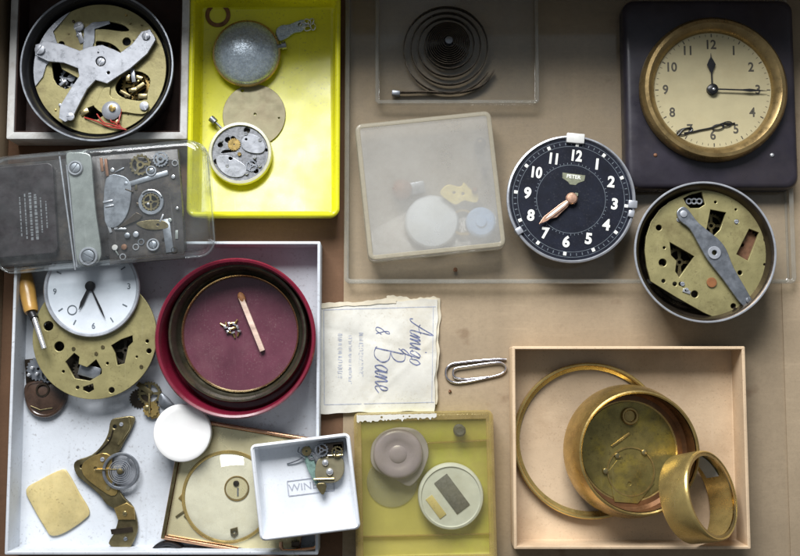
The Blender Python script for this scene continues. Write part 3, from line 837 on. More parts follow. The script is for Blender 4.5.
# dark cluster and dome
r = thing('gear_cluster', 'dark toothed gear cluster at the left side of the white tray, above the brown dome', 'gear', 41, 372, ZT, 8)
MB().box(0, 0, 0, 3, 34, 28, 5, .6).build('base_plate', M['spring'], r)
MB().gear(-3, 3, 12, 20, 3, 6, hole=1.5).build('gear', M['steel_dark'], r)
MB().gear(8, -3, 8, 14, 6, 9, hole=1.5, arms=3).build('gear', M['steel_dark'], r)
for x, y in ((-8, 4), (-3, -2), (-11, -3), (2, 6)):
    MB().cyl(x, y, 1.7, 6, 11, 12, .5).build('pin', M['chrome'], r)
r = thing('brown_dome', 'shiny dark brown rounded cap in the white tray, beside the dark gear cluster', 'cap', 45, 397, ZT, 8)
o = smooth_path([(-22, 4), (-20, 13), (-12, 16), (4, 17), (16, 14), (22, 6), (20, -6), (13, -16), (2, -21), (-10, -19), (-18, -11)], 5, True)
MB().loft([[(x * s_, y * s_, z) for x, y in o] for s_, z in ((.96, 0), (1, 1.5), (1, 4), (.95, 5.4), (.86, 5.8), (.82, 5.2), (.6, 6.4), (.3, 7.4), (.08, 7.6))]).build('dome', M['brown_dome'], r)
MB().ring(-2, 7, 5, 7, 6.2, 8.4, 28, .4).build('collar', M['spring'], r)
MB().tube([(-14, -9, 6.2), (-4, -13, 6.6), (8, -11, 6.4)], .6, 7).build('wire', M['brass_dark'], r)

# brass bracket with balance wheel
CX, CY = 112, 485
r = thing('balance_bracket', 'bent brass bridge piece with a hairspring wheel, lying beside the yellow celluloid square', 'bracket', CX, CY, ZT, 8)
q = lambda pts: loc(CX, CY, pts, 0, 380, 3.16)
o = [(344, 130), (372, 120), (418, 118), (412, 150), (388, 196), (372, 228), (352, 246), (342, 268), (350, 300), (368, 336), (392, 372), (420, 400), (436, 452), (432, 490), (404, 542), (374, 530), (346, 514), (366, 474), (374, 420), (336, 392), (312, 362), (264, 322), (242, 304), (230, 276), (238, 256), (286, 238), (318, 206), (336, 170)]
MB().plate(q(smooth_path(o, 3, True)), [circle(*q([(357, 150)])[0], 1.8, 12), circle(*q([(340, 188)])[0], 1.2, 10), circle(*q([(255, 275)])[0], 1.6, 10)], 1.5, 5.2, .9).build('bridge', M['brass_dark'], r)
MB().tube([(*q([p])[0], 5.6) for p in smooth_path([(402, 118), (404, 150), (388, 178), (370, 206)], 5)], 1.2, 8).build('edge_spring', M['brass_bright'], r)
MB().plate(q([(362, 404), (402, 386), (426, 402), (430, 440), (376, 440)]), [], 5.3, 7.2, .8).build('foot_clamp', M['brass'], r)
b = MB()
pc = q([(382, 288)])[0]
b.ring(*pc, 15.5, 18.5, 6.5, 9, 56, .6)
b.box(*pc, 6.8, 8.6, 32, 2.6, 60)
b.build('balance_wheel', M['steel_dark'], r)
b = MB()
pts = []
for i in range(180):
    t = i / 179
    a_ = t * 5 * 2 * PI
    rr = 3 + 9.5 * t
    pts.append((pc[0] + rr * math.cos(a_), pc[1] + rr * math.sin(a_)))
b.band(pts, .35, 9.2, 10.4)
b.build('hairspring', M['steel'], r)
MB().cyl(*pc, 3, 1, 12, 16, .8).build('staff', M['brass_dark'], r)
MB().tube([(*q([(300, 284)])[0], 8), (*q([(372, 282)])[0], 11)], .8, 8).build('pin', M['brass_bright'], r)
MB().cyl(*pc, 17, 0, 1, 40).build('roller_plate', M['steel'], r)
MB().plate(q(smooth_path([(262, 262), (320, 232), (352, 250), (346, 300), (372, 350), (352, 366), (300, 334), (262, 300)], 3, True)), [circle(*q([(300, 280)])[0], 1.6, 12)], 5.25, 6.3, .4).build('cover_plate', M['brass'], r)
for p, rr, mt in (((322, 252), 2.2, 'steel'), ((342, 340), 2.2, 'brass_bright'), ((378, 142), 2, 'steel'), ((398, 420), 2.4, 'brass_bright'), ((400, 500), 2, 'steel_dark')):
    MB().screw(*q([p])[0], rr, 6.3 if p[0] in (322, 342) else (7.2 if p[0] == 398 else 5.2)).build('screw', M[mt], sub(r, 'bridge'))
MB().plate(q([(352, 470), (420, 462), (424, 478), (356, 486)]), [], 5.25, 6, .2).build('rib', M['spring'], r)
MB().tube([(*q([p])[0], 6) for p in smooth_path([(352, 160), (340, 196), (300, 236)], 5)], .6, 7).build('spring', M['spring'], r)

# little arbor near the red dish
CX, CY = 150, 405
r = thing('gear_arbor', 'tiny tarnished brass gear arbor between the brass movement and the white cap', 'gear', CX, CY, ZT, 6)
q = lambda pts: loc(CX, CY, pts, 130, 380, 13.33)
MB().gear(*q([(250, 180)])[0], 12, 24, 1, 3, hole=1.6, arms=4).build('wheel', M['brass_dark'], r)
MB().gear(*q([(280, 390)])[0], 8, 12, 0, 5, hole=1.2).build('pinion', M['brass'], r)
MB().tube([(*q([(250, 180)])[0], 3.4), (*q([(270, 440)])[0], 6)], 1.3, 10).build('shaft', M['brass_bright'], r)
MB().gear(*q([(110, 250)])[0], 10, 20, .2, 1, hole=1.6).build('wheel', M['spring'], r)
MB().box(*q([(190, 120)])[0], 3.2, 4.6, 18, 5, -35, .4).build('bridge', M['brass_dark'], r)
MB().box(*q([(330, 470)])[0], 0, 3, 9, 6, 20, .4).build('bracket', M['brass'], r)
MB().screw(*q([(230, 370)])[0], 2.4, 5).build('screw', M['brass_bright'], r)
r = thing('lens_cap', 'small dark glossy teardrop-shaped piece touching the white cap', 'lens', 166, 402, ZT, 4)
MB().loft([[(x * s_, y * s_, z) for x, y in smooth_path([(-6, 9), (0, 6), (6, 0), (9, -4), (3, -6), (-5, -5), (-8, 0)], 5, True)] for s_, z in ((.85, 0), (1, 1.5), (.9, 3.4), (.5, 4.6))]).build('dome', M['steel_dark'], r)

# celluloid square
CX, CY = 57, 501
r = thing('celluloid_square', 'yellowed translucent celluloid square with worn corners in the white tray', 'square piece', CX, CY, ZT, 3)
o = loc(CX, CY, [(26, 490), (40, 480), (61, 470), (68, 474), (80, 494), (90, 511), (84, 520), (66, 532), (53, 535), (46, 527), (34, 508)])
o = smooth_path(o, 4, True)
MB().loft([[(x * s_, y * s_, z) for x, y in o] for s_, z in ((.98, 0), (1, .8), (1, 2), (.96, 2.8))]).build('sheet', M['horn'], r)

# ------------------------------------------------------------------ red dish and what is in it
CX, CY = 235.5, 338
r = thing('red_dish', 'round crimson plastic dish with glossy maroon floor, a matchstick inside', 'dish', CX, CY, ZT, 38)
MB().lathe([(0, 0), (71, 0), (75, 2), (80, 34), (80.4, 37), (79, 38.4), (76.8, 37.6), (75.8, 35), (73, 5), (71.5, 4), (70, 4), (0, 4)], seg=112).build('shell', M['red'], r)
MB().cyl(0, 0, 70, 4.02, 4.7, 96).build('liner', M['maroon'], sub(r, 'shell'))
r = thing('brass_ring', 'olive tarnished brass bezel ring with a golden inner lip, resting in the crimson dish', 'ring', 238, 333, ZT + 4.9, 22)
MB().lathe([(59.5, 0), (69.5, 0), (70, 3), (69.4, 18), (68.4, 19.5), (66.6, 19.5), (65.6, 18), (63.8, 6), (61.5, 2.6), (59.4, 1.6)], seg=112, close=True).build('ring', M['olive_ring'], r)
MB().lathe([(57.4, .2), (59.3, 0.2), (59.3, 4.2), (58.2, 3.2)], seg=112, close=True).build('inner_lip', M['brass_bright'], sub(r, 'ring'))
ZD = ZT + 4.85
CX, CY = 252, 322
r = thing('matchstick', 'used wooden matchstick with a brown head on the maroon floor of the crimson dish', 'match', CX, CY, ZD, 2)
a0, a1 = loc(CX, CY, [(242, 298), (264, 351)])
dx, dy = a1[0] - a0[0], a1[1] - a0[1]
L = math.hypot(dx, dy)
MB().box((a0[0] + a1[0]) / 2, (a0[1] + a1[1]) / 2, 0, 5, L, 5, math.degrees(math.atan2(dy, dx)), .3).build('stick', M['match_wood'], r)
b = MB().sphere(0, 0, 0, 3.4, .8, 18)
b.move(Matrix.Translation((a0[0] + 0.5, a0[1] - .5, 2.75)) @ Matrix.Rotation(math.atan2(dy, dx), 4, 'Z') @ Matrix.Diagonal((1.9, 1.1, 1.05, 1)))
b.build('head', M['burnt'], r)
screws = [(0, 0, 20), (-7, 3, 100), (6, 2, 200), (2, -6, 290), (-4, -4, 340), (4, 7, 60), (-10, 4, 150), (9, -4, 250), (-2, 7, 10)]
proto = None
for i, (x, y, a_) in enumerate(screws):
    x, y = x * .78, y * .78
    if proto is None:
        r = thing('loose_screw', 'tiny steel screw in the little pile on the maroon floor beside the match', 'screw', 232 + x, 329 - y, ZD, 2, rot=a_, group='tiny screws piled in the crimson dish')
        b = MB()
        b.tube([(-.6, 0, 1.9), (4.4, 0, 1.0)], [1.0, .9], 8)
        b.build('shank', M['brass'], r)
        b = MB()
        b.tube([(-2, 0, 2.1), (-.5, 0, 1.9)], [2, 2.05], 12)
        b.build('head', M['chrome'], r)
        proto = r
    else:
        o = proto.copy()
        COL.objects.link(o)
        wx, wy, _ = W(232 + x, 329 - y, ZD + 1)
        o.location = (wx * U, wy * U, (ZD + (0 if i > 2 else 1.5 * (i % 2))) * U)
        o.rotation_euler = (0, 0, R(a_))
        for ch in proto.children:
            c = ch.copy()
            COL.objects.link(c)
            c.parent = o

# ------------------------------------------------------------------ square brass case, white cap, little white box
CX, CY = 240, 489
ROT = -9.5
r = thing('square_clock', 'square brass-framed clock with pale round dial under glass, below the white cap and milky box', 'clock', CX, CY, ZT, 14, rot=ROT)
c_, s_ = math.cos(R(-ROT)), math.sin(R(-ROT))


def rotq(pts, ox, oy, sc):
    out = []
    for x, y in loc(CX, CY, pts, ox, oy, sc):
        out.append((x * c_ - y * s_, x * s_ + y * c_))
    return out


q = lambda pts: rotq(pts, 150, 410, 3.975)
MB().open_box(0, 0, 138, 122, 14, 3.2, 1.5, 9.6, 0, bev=.6).build('frame', M['copper'], r)
MB().box(0, 0, 9.65, 11, 130, 114, 0, .3).build('panel', M['cream_rim'], r)
pd = q([(310, 345)])[0]
MB().lathe([(0, 11.02), (43, 11.02), (44, 11.6), (42, 12.4), (36, 12.2), (0, 12.2)], *pd, seg=80).build('dial', M['silver_dial'], r)
MB().ring(*pd, 43, 46, 11.02, 13.6, 80, .7).build('dial_rim', M['brass_pale'], r)
ps = q([(345, 312)])[0]
MB().ring(*ps, 11, 12.5, 12.2, 13.2, 40, .3).build('seconds_ring', M['brass'], r)
MB().cyl(*ps, 10.5, 12.2, 12.8, 40).build('seconds_dial', M['cream_rim'], sub(r, 'dial'))
MB().cyl(*q([(343, 292)])[0], 3, 12.8, 14.2, 18, .4).build('winding_arbor', M['spring'], r)
MB().box(*q([(350, 325)])[0], 12.9, 13.5, 1.4, 8, 10).build('hand', M['steel_dark'], r)
MB().plate(q([(322, 470), (350, 462), (354, 490), (338, 506), (324, 494)]), [circle(*q([(338, 482)])[0], 1.3, 10)], 11.02, 14, .6).build('catch', M['brass_dark'], r)
for p, w_, d_, a_ in (((140, 400), 22, 2.4, 45), ((160, 430), 12, 6, -35), ((220, 488), 9, 4, 5), ((130, 345), 8, 5, 60), ((180, 245), 12, 3.4, 40), ((215, 225), 10, 3, 80)):
    MB().box(*q([p])[0], 11.02, 12, w_, d_, a_, .3).build('panel_detail', M['brass_bright'] if w_ > 11 else M['brass'], r)
MB().lathe([(0, 25), (8, 24.7), (16, 23.7), (24, 21.9), (31, 19.6), (37, 17), (42, 14.3), (43, 13.65)], *pd, seg=80).build('glass', M['crystal'], r)
for x0 in (-66.8, 66.8):
    MB().box(x0, 0, 14.02, 15.6, 3.2, 120, 0, .5).build('frame_strip', M['brass_dark'], r)

r = thing('white_cap', 'plain round white plastic cap lying over a corner of the square brass clock', 'cap', 182, 433, ZT + 15.8, 28)
MB().lathe([(0, 0), (27.5, 0), (28.4, 1), (29, 9), (28.4, 10.4), (27, 11), (22, 11), (21, 10.7), (0, 10.7)], seg=72).build('disc', M['white_plastic'], r)

CX, CY = 305, 487
ROT = 7.0
r = thing('milky_box', 'small open milky white plastic box holding a watch part, propped over the tray edge', 'box', CX, CY, 30.3, 50, rot=ROT)
c_, s_ = math.cos(R(-ROT)), math.sin(R(-ROT))
q = lambda pts: rotq(pts, 280, 440, 7.94)
MB().open_box(0, 0, 101, 96, 20, 4, 6, 2, 1.2, bev=1.6, n=7).build('shell', M['milk_plastic'], r)
b = MB()
lx, ly = q([(232, 382)])[0]
lw, lh = 47, 15
for dx, dy, w_, d_ in ((0, lh / 2, lw, 1), (0, -lh / 2, lw, 1), (-lw / 2, 0, 1, lh - 1.4), (lw / 2, 0, 1, lh - 1.4)):
    b.box(lx + dx, ly + dy, 2.0, 2.5, w_, d_)
b.build('label_border', M['grey_ink'], sub(r, 'shell'))
MB().text('WINE', lx - 8, ly, 10.5, 2.02, 0, .3, sx=1.1).build('lettering', M['grey_ink'], sub(r, 'shell'))

CX, CY = 325, 467
r = thing('watch_fragment', 'small grey watch movement fragment with greenish strap in the corner of the milky box', 'watch part', CX, CY, 32.6, 40)
q = lambda pts: loc(CX, CY, pts, 280, 440, 7.94)
MB().plate(q(smooth_path([(290, 180), (330, 140), (420, 130), (495, 150), (510, 240), (480, 310), (420, 340), (330, 335), (280, 290)], 4, True)), [], 2, 8, 1).build('body', M['pewter'], r)
MB().box(*q([(400, 62)])[0], 0, 9, 26, 9, 6, .8).build('frame', M['spring'], r)
for p, rr in (((360, 180), 4.5), ((396, 252), 5)):
    MB().sphere(*q([p])[0], 8.4, rr * .75, .7).build('jewel_cap', M['chrome'], r)
MB().tube([(*q([(272, 310)])[0], 8.6), (*q([(430, 305)])[0], 8.6)], 1.2, 8).build('pin', M['brass_bright'], r)
MB().tube([(*q([(380, 125)])[0], 9), (*q([(500, 118)])[0], 9)], 1.1, 8).build('pin', M['brass_bright'], r)
MB().plate(q([(180, 60), (230, 50), (260, 120), (280, 200), (300, 330), (350, 430), (330, 432), (262, 320), (215, 230), (190, 150)]), [], 3, 6, .5).build('strap', solid('verdigris_strap', (.22, .34, .30), .5, .4, var=.4, feat=4, bump=.5), r)
MB().plate(q(smooth_path([(290, 350), (350, 340), (370, 370), (345, 432), (310, 400)], 3, True)), [], 6.1, 8, .5).build('lug', M['brass_dark'], r)
MB().tube(smooth_path([(*q([p])[0], z) for p, z in (((50, 196), 1), ((100, 180), 2.4), ((150, 158), 3.4), ((180, 130), 4.4), ((140, 100), 5), ((150, 60), 5.4))], 6), .7, 7).build('wire', M['steel_dark'], r)
MB().gear(*q([(210, 90)])[0], 5, 12, 6.2, 8, hole=1).build('gear', M['brass_dark'], r)

for p, rr, n_, mt in (((330, 80), 7, 16, 'steel_dark'), ((455, 95), 6, 14, 'brass_dark'), ((250, 130), 4, 10, 'nickel')):
    MB().gear(*q([p])[0], rr, n_, 9.1 if p[0] > 300 else 6.2, 10.4 if p[0] > 300 else 7.2, hole=1.2, arms=3).build('gear', M[mt], r)
MB().box(*q([(460, 70)])[0], 0, 9, 10, 10, 6, .6).build('block', M['steel_dark'], r)
MB().tube(smooth_path([(*q([p])[0], z) for p, z in (((200, 150), 6.6), ((160, 110), 7), ((190, 60), 7.4), ((240, 100), 7), ((280, 150), 8.6))], 6), .6, 7).build('wire', M['steel_dark'], r)

r = thing('wire_clasp', 'small bent metal clasp jutting out below the milky box', 'clasp', 303, 546, 22, 22)
pts = [(-22, 4, 0), (-21, -3, 0), (-14, -5, 0), (8, -3, .3), (13, -1, .3), (14, 6, .3), (13.5, 12, .3)]
MB().tube(smooth_path(pts, 6), 1.9, 9).build('bow', M['copper'], r)
MB().box(-8, 1, -20, -2, 8, 6, 0, .8).build('post', M['spring'], r)

r = thing('dark_ring', 'black ring end showing below the square brass clock at the tray edge', 'ring', 167, 560, 0, 12)
MB().ring(0, 0, 13, 19, 0, 14, 56, 2).build('ring', M['black'], r)

# ------------------------------------------------------------------ clear case with a movement, upper left
CX, CY = 97, 204
ROT = 5.2
ZC = 30.4
r = thing('clear_case', 'scuffed clear plastic case holding a grey clock movement, laid across the boxes', 'case', CX, CY, ZC, ZC + 36, rot=ROT)
MB().open_box(0, 0, 222, 119, 16, 2, 16, 1.6, 1.2, bev=.6, n=8).build('base', M['clear'], r)
MB().lid(0, 0, 222, 119, 16.3, 37, 2, 17, 8, n=9, draft=1).build('lid', M['clear_case'], r)
MB().rim(0, 0, 222.6, 119.6, 15.4, 17.6, 1.8, 17, 9).build('seam', M['case_edge'], r)

c_, s_ = math.cos(R(-ROT)), math.sin(R(-ROT))
r = thing('cased_movement', 'dark grey clock movement with pale strap and plate, inside the scuffed clear case', 'clock movement', CX, CY, ZC + 1.8, ZC + 24, rot=ROT)
q = lambda pts: rotq(pts, 0, 120, 3.473)
MB().box(-11, 0, 0, 10, 186, 104, 0, 1.5).build('base_block', M['cage_plate'], r)
pz = q([(70, 310)])[0]
MB().plate(rrect(*pz, 66, 92, 6), [], 10.1, 16, .8).build('back_cover', M['label_dark'], r)
cc = q([(110, 330)])[0]
b = MB()
ph = random.Random(4)
for row in range(6):
    y = cc[0] - 13 + row * 5.2
    ln = 17 + 7 * math.sin(row * .62 + .5)
    yy = cc[1] + ln
    while yy > cc[1] - ln:
        w_ = ph.uniform(1, 3.4)
        b.box(y, yy - w_ / 2, 16.02, 16.25, (2.9 if row in (2, 3) else 1.5) * ph.uniform(.7, 1), w_)
        yy -= w_ + ph.uniform(.6, 1.4)
b.build('print', M['label_print'], sub(r, 'back_cover'))
st = smooth_path([(222, 120), (250, 108), (298, 112), (312, 135), (318, 200), (332, 320), (352, 440), (352, 480), (330, 504), (290, 508), (268, 480), (256, 380), (238, 220)], 4, True)
MB().plate(q(st), [circle(*q([(258, 165)])[0], 3, 16), circle(*q([(310, 472)])[0], 3, 16)], 17, 21, 1).build('strap', M['cage_bar'], r)
for p, rr in (((258, 165), 7.5), ((312, 475), 9.5)):
    pp = q([p])[0]
    MB().ring(*pp, rr * .72, rr, 21, 23.4, 36, .6).build('bushing', M['steel'], r)
    MB().screw(*pp, rr * .66, 21).build('screw', M['steel_dark'], sub(r, 'strap'))
for p in (((196, 120), (262, 520)), ((222, 150), (268, 510))):
    a0, a1 = q(list(p))
    MB().tube([(*a0, 17.5), (*a1, 17.5)], .9, 8).build('rod', M['steel'], r)
MB().plate(q([(352, 130), (470, 124), (612, 130), (628, 300), (640, 480), (380, 500), (360, 300)]), [circle(*q([(520, 285)])[0], 11, 30), q([(400, 205), (440, 215), (438, 290), (410, 330), (380, 300)]), q([(450, 140), (500, 132), (500, 160), (460, 168)])], 13, 16, .5).build('front_plate', M['cage_plate'], r)
ph_ = q([(520, 282)])[0]
MB().ring(*ph_, 9, 13, 16, 18, 48, .5).build('escape_ring', M['steel_dark'], r)
MB().gear(*ph_, 9, 18, 17, 18.4, hole=1.2, arms=4).build('gear', M['brass_dark'], r)
MB().tube([(ph_[0] + 12 * math.cos(R(a_)), ph_[1] + 12 * math.sin(R(a_)), 19) for a_ in range(20, 140, 10)], .9, 8).build('hairspring', M['chrome'], r)
MB().sphere(*q([(512, 290)])[0], 19, 1.6).build('jewel', M['chrome'], r)
MB().plate(q([(398, 380), (470, 318), (492, 330), (480, 345)]), [], 17, 18, .3).build('lever', M['spring'], r)
MB().plate(q(smooth_path([(360, 200), (420, 190), (450, 230), (440, 320), (400, 370), (360, 350)], 4, True)), [], 16.05, 17.6, .5).build('cam', M['steel_dark'], r)
for p, rr in (((480, 150), 11), ((550, 130), 8)):
    MB().gear(*q([p])[0], rr, 16, 16, 18, hole=2, arms=3).build('gear', M['brass_dark'] if rr > 9 else M['steel_dark'], r)
for p, rr in (((518, 172), 5.4), ((530, 432), 6.4)):
    pp = q([p])[0]
    MB().ring(*pp, rr * .7, rr, 16, 18.4, 28, .5).build('bushing', M['steel'], r)
    MB().screw(*pp, rr * .6, 16.2).build('screw', M['steel_dark'], sub(r, 'front_plate'))
for p, w_, d_, a_ in (((370, 280), 10, 2, 5), ((376, 296), 9, 1.6, 5), ((362, 160), 3, 18, 3), ((345, 150), 3, 14, 3)):
    MB().box(*q([p])[0], 16.5, 18.5, w_, d_, a_, .4).build('pillar', M['steel'] if w_ > 5 else M['rust'], r)
for p, mt in (((398, 442), 'white_edge'), ((430, 440), 'rust'), ((470, 396), 'steel'), ((440, 400), 'steel_dark'), ((612, 304), 'chrome')):
    MB().cyl(*q([p])[0], 3 if p[0] < 600 else 1.5, 16, 18.6, 18, .8).build('stud', M[mt], r)
MB().plate(q(smooth_path([(470, 355), (520, 345), (570, 350), (580, 372), (530, 380), (490, 372)], 4, True)), [circle(*q([(545, 362)])[0], 1.4, 10)], 16.1, 17.2, .3).build('bridge', M['brass_dark'], r)
MB().gear(*q([(405, 260)])[0], 15, 30, 12.2, 12.9, hole=1.5, arms=4).build('gear', M['brass_dark'], r)
ph = random.Random(21)
for k_ in range(26):
    x, y = ph.uniform(375, 615), ph.uniform(135, 485)
    if abs(x - 520) < 45 and abs(y - 282) < 45:
        continue
    mt = M[ph.choice(('steel_dark', 'brass_dark', 'spring', 'cage_bar', 'rust', 'chrome', 'spring'))]
    p = q([(x, y)])[0]
    t = ph.random()
    m = MB()
    if t < .4:
        m.box(*p, 16.02, 16.4 + ph.uniform(.3, 1.6), ph.uniform(3, 12), ph.uniform(1, 3), ph.uniform(0, 180), .25).build('lever', mt, r)
    elif t < .75:
        m.cyl(*p, ph.uniform(.8, 2.2), 16.02, 17 + ph.random(), 14, .4).build('pin', mt, r)
    else:
        m.ring(*p, 2.2, 3.4, 16.02, 17, 20, .3).build('collar', mt, r)
MB().box(*q([(500, 200)])[0], 16.02, 17.2, 46, 5, 12, .4).build('bridge', M['steel_dark'], r)
MB().box(*q([(580, 400)])[0], 16.02, 17.0, 8, 34, 4, .4).build('bridge', M['steel_dark'], r)

# ------------------------------------------------------------------ paper packet
CX, CY = 377, 355
r = thing('paper_packet', 'folded old paper packet printed with blue script, beside the crimson dish', 'packet', CX, CY, 0, 6)
k_ = INFO[r.name]


def pz(x, y):
    cr = lambda d, w_: math.exp(-(d / w_) ** 2)
    return (5.6 + 1.5 * wob(x * .32, y * .32) + .9 * math.sin(y * .045 + x * .02 + 1) + .8 * cr(x + 17 + y * .06, 2.2) - .6 * cr(y - 14 + x * .25, 2.6)
            + .7 * cr(x * .7 - y * .7 - 28, 2) + .5 * cr(x * .8 + y * .5 + 40, 2) + .25 * wob(x * 1.9, y * 1.7))


def sheet(out_fn, zf, th, nx=40, ny=40):
    m = MB()
    top, bot = [], []
    for i in range(nx + 1):
        top.append([])
        bot.append([])
        for j in range(ny + 1):
            x, y = out_fn(i / nx, j / ny)
            z = zf(x, y)
            top[-1].append(m.bm.verts.new((x, y, z)))
            bot[-1].append(m.bm.verts.new((x, y, max(z - th, .05))))
    f = m.bm.faces.new
    for i in range(nx):
        for j in range(ny):
            f((top[i][j], top[i + 1][j], top[i + 1][j + 1], top[i][j + 1]))
            f((bot[i][j], bot[i][j + 1], bot[i + 1][j + 1], bot[i + 1][j]))
    for i in range(nx):
        f((top[i][0], bot[i][0], bot[i + 1][0], top[i + 1][0]))
        f((top[i][ny], top[i + 1][ny], bot[i + 1][ny], bot[i][ny]))
    for j in range(ny):
        f((top[0][j], top[0][j + 1], bot[0][j + 1], bot[0][j]))
        f((top[nx][j], bot[nx][j], bot[nx][j + 1], top[nx][j + 1]))
    return m


def quad(TL, TR, BR, BL, jt=0.0, jb=0.0, jl=0.0, jr=0.0):
    P = loc(CX, CY, [TL, TR, BR, BL])

    def fn(u, v):
        # v = 0 is the lower edge
        x = (1 - v) * ((1 - u) * P[3][0] + u * P[2][0]) + v * ((1 - u) * P[0][0] + u * P[1][0])
        y = (1 - v) * ((1 - u) * P[3][1] + u * P[2][1]) + v * ((1 - u) * P[0][1] + u * P[1][1])
        t = math.sin(u * 23) * .5 + math.sin(u * 51 + 1) * .35 + math.sin(u * 9.4)
        y += jt * t * v ** 8 - jb * (math.sin(u * 13 + .5) + .6 * math.sin(u * 31)) * (1 - v) ** 8
        x += jl * math.sin(v * 27) * (1 - u) ** 10 + jr * (math.sin(v * 17) + .4 * math.sin(v * 40)) * u ** 10
        return x, y
    return fn


sheet(quad((318.5, 306), (438, 299), (434, 411), (320, 413), .9, .6, .6, .7), pz, 4.2).build('front_sheet', M['paper'], r)
sheet(quad((386, 296), (441, 298), (436.5, 404), (390, 404), 1.2, .6, .5, .9), lambda x, y: pz(x, y) - 1.9, 2.2).build('back_sheet', M['paper_yellow'], r)
sheet(quad((319, 304), (396, 298.5), (396, 303), (319, 308), .8, .4, .5, .5), lambda x, y: pz(x, y) + .75, .6, 30, 6).build('torn_flap', M['paper_yellow'], r)
ink = lambda x, y: pz(x, y) + .04
b = MB()
fr = loc(CX, CY, [(323.5, 310), (324.5, 404.5), (434, 402), (436, 306.5)])
for a0, a1 in ((fr[0], fr[1]), (fr[1], fr[2]), (fr[3], fr[0])):
    b.ribbon([(a0[0] + (a1[0] - a0[0]) * i / 30, a0[1] + (a1[1] - a0[1]) * i / 30) for i in range(31)], .8, ink)
a0, a1 = fr[2], fr[3]
b.ribbon([(a0[0] + (a1[0] - a0[0]) * i / 30 - 2.4, a0[1] + (a1[1] - a0[1]) * i / 30) for i in range(31)], .6, ink)
b.build('printed_border', M['grey_ink'], sub(r, 'front_sheet'))
GL = {'A': (1.9, [[(0, .3), (.15, 0), (.5, .25), (1.0, 1.3), (1.45, 2.3), (1.5, 1.2), (1.5, .2), (1.75, 0), (1.95, .25)], [(.5, 1.0), (1.0, .85), (1.7, 1.05)]]),
      'm': (1.5, [[(0, .3), (.22, .95), (.3, .6), (.28, 0), (.45, .75), (.65, 1), (.72, .5), (.72, 0), (.9, .75), (1.1, 1), (1.18, .4), (1.3, 0), (1.5, .25)]]),
      'i': (.6, [[(0, .25), (.25, 1), (.28, .2), (.42, 0), (.62, .25)], [(.4, 1.5), (.48, 1.62)]]),
      'g': (1.0, [[(.75, .85), (.45, 1), (.12, .6), (.2, .08), (.5, .12), (.78, .95), (.74, -.3), (.5, -.8), (.2, -.7), (.4, -.3), (1.0, .2)]]),
      'o': (.9, [[(.45, 1), (.12, .65), (.2, .05), (.55, .05), (.75, .6), (.45, 1)]]),
      'B': (1.9, [[(.5, 2.3), (.4, 1.2), (.3, 0)], [(.0, 1.9), (.5, 2.4), (1.2, 2.3), (1.35, 1.8), (1.0, 1.4), (.45, 1.25)], [(.45, 1.25), (1.3, 1.1), (1.65, .6), (1.3, .05), (.7, -.05), (.1, .15)]]),
      'a': (1.05, [[(.75, .85), (.45, 1), (.12, .5), (.3, 0), (.6, .3), (.78, 1), (.76, .2), (.9, 0), (1.08, .25)]]),
      'n': (1.1, [[(0, .3), (.22, .95), (.3, .6), (.28, 0), (.45, .75), (.65, 1), (.75, .4), (.88, 0), (1.1, .25)]]),
      'e': (.85, [[(0, .25), (.45, .5), (.5, .9), (.25, 1), (.1, .5), (.3, 0), (.85, .3)]]),
      '&': (1.3, [[(1.1, 0), (.5, .9), (.35, 1.35), (.6, 1.5), (.65, 1.15), (.2, .6), (.15, .1), (.6, 0), (1.0, .6)]])}


def script(m, word, x0, y0, e, w, slant=.35):
    """cursive running down the page, letter tops towards the right"""
    u0 = 0
    for ch in word:
        if ch == ' ':
            u0 += .8
            continue
        adv, strokes = GL[ch]
        for st_ in strokes:
            pts = smooth_path([(u + u0 + v * slant, v) for u, v in st_], 6)
            P = [(x0 + v * e * 1.3, CY - (y0 + u * e)) for u, v in pts]
            n_ = len(P)
            ws = []
            for i in range(n_):
                a, c = P[max(i - 1, 0)], P[min(i + 1, n_ - 1)]
                dv = abs(c[0] - a[0]) / (math.hypot(c[0] - a[0], c[1] - a[1]) or 1)
                ws.append(w * (.5 + .75 * dv))
            m.ribbon(P, ws, ink)
        u0 += adv
    return m


b = script(MB(), 'Amigo', 410 - CX, 318, 7.9, 1.05)
b = script(b, 'Bane', 375 - CX, 345, 9.6, 1.1, .2)
b = script(b, '&', 376 - CX, 326, 7, .9)
b.build('script_lettering', M['blue_ink'], sub(r, 'front_sheet'))
b = MB()
ph = random.Random(11)
for x, y0, y1, hgt, cap in ((361, 333, 376, 4.6, 1), (350, 336, 381, 3.4, 0), (340, 334, 376, 5.0, 1)):
    y = y0
    while y < y1:
        for s_ in range(ph.choice((1, 2, 2, 3))):
            hh = hgt * ph.uniform(.6, 1)
            px_ = x - CX + ph.uniform(-.2, .2)
            b.ribbon([(px_ - hh / 2, CY - y), (px_ + hh / 2, CY - y - ph.uniform(-.4, .4))], ph.uniform(.5, .9), ink)
            y += ph.uniform(1.0, 1.5)
        if ph.random() < .5:
            b.ribbon([(x - CX + ph.choice((-1, 1)) * hgt * .45, CY - y), (x - CX + hgt * .4, CY - y - 1.6)], .6, ink)
        y += ph.uniform(.6, 1.8)
b.build('small_print', M['grey_ink'], sub(r, 'front_sheet'))

# ------------------------------------------------------------------ big clear tray, spring case, frosted box
r = thing('clear_tray', 'wide shallow clear plastic tray lying flat under the two clock faces', 'tray', 568, 134, 0, 12)
MB().open_box(0, 0, 446, 300, 13, 2.2, 6, 1.4, 1.5, bev=.8, n=7).build('shell', M['clear_tray'], r)
MB().rim(0, 0, 446.4, 300.4, 11.6, 13.4, 4.4, 6).build('rim', M['clear_edge'], r)
MB().rim(0, 0, 442, 296, .1, 1.5, 2.4, 6).build('foot', M['clear_edge'], r)
ZB = 1.7

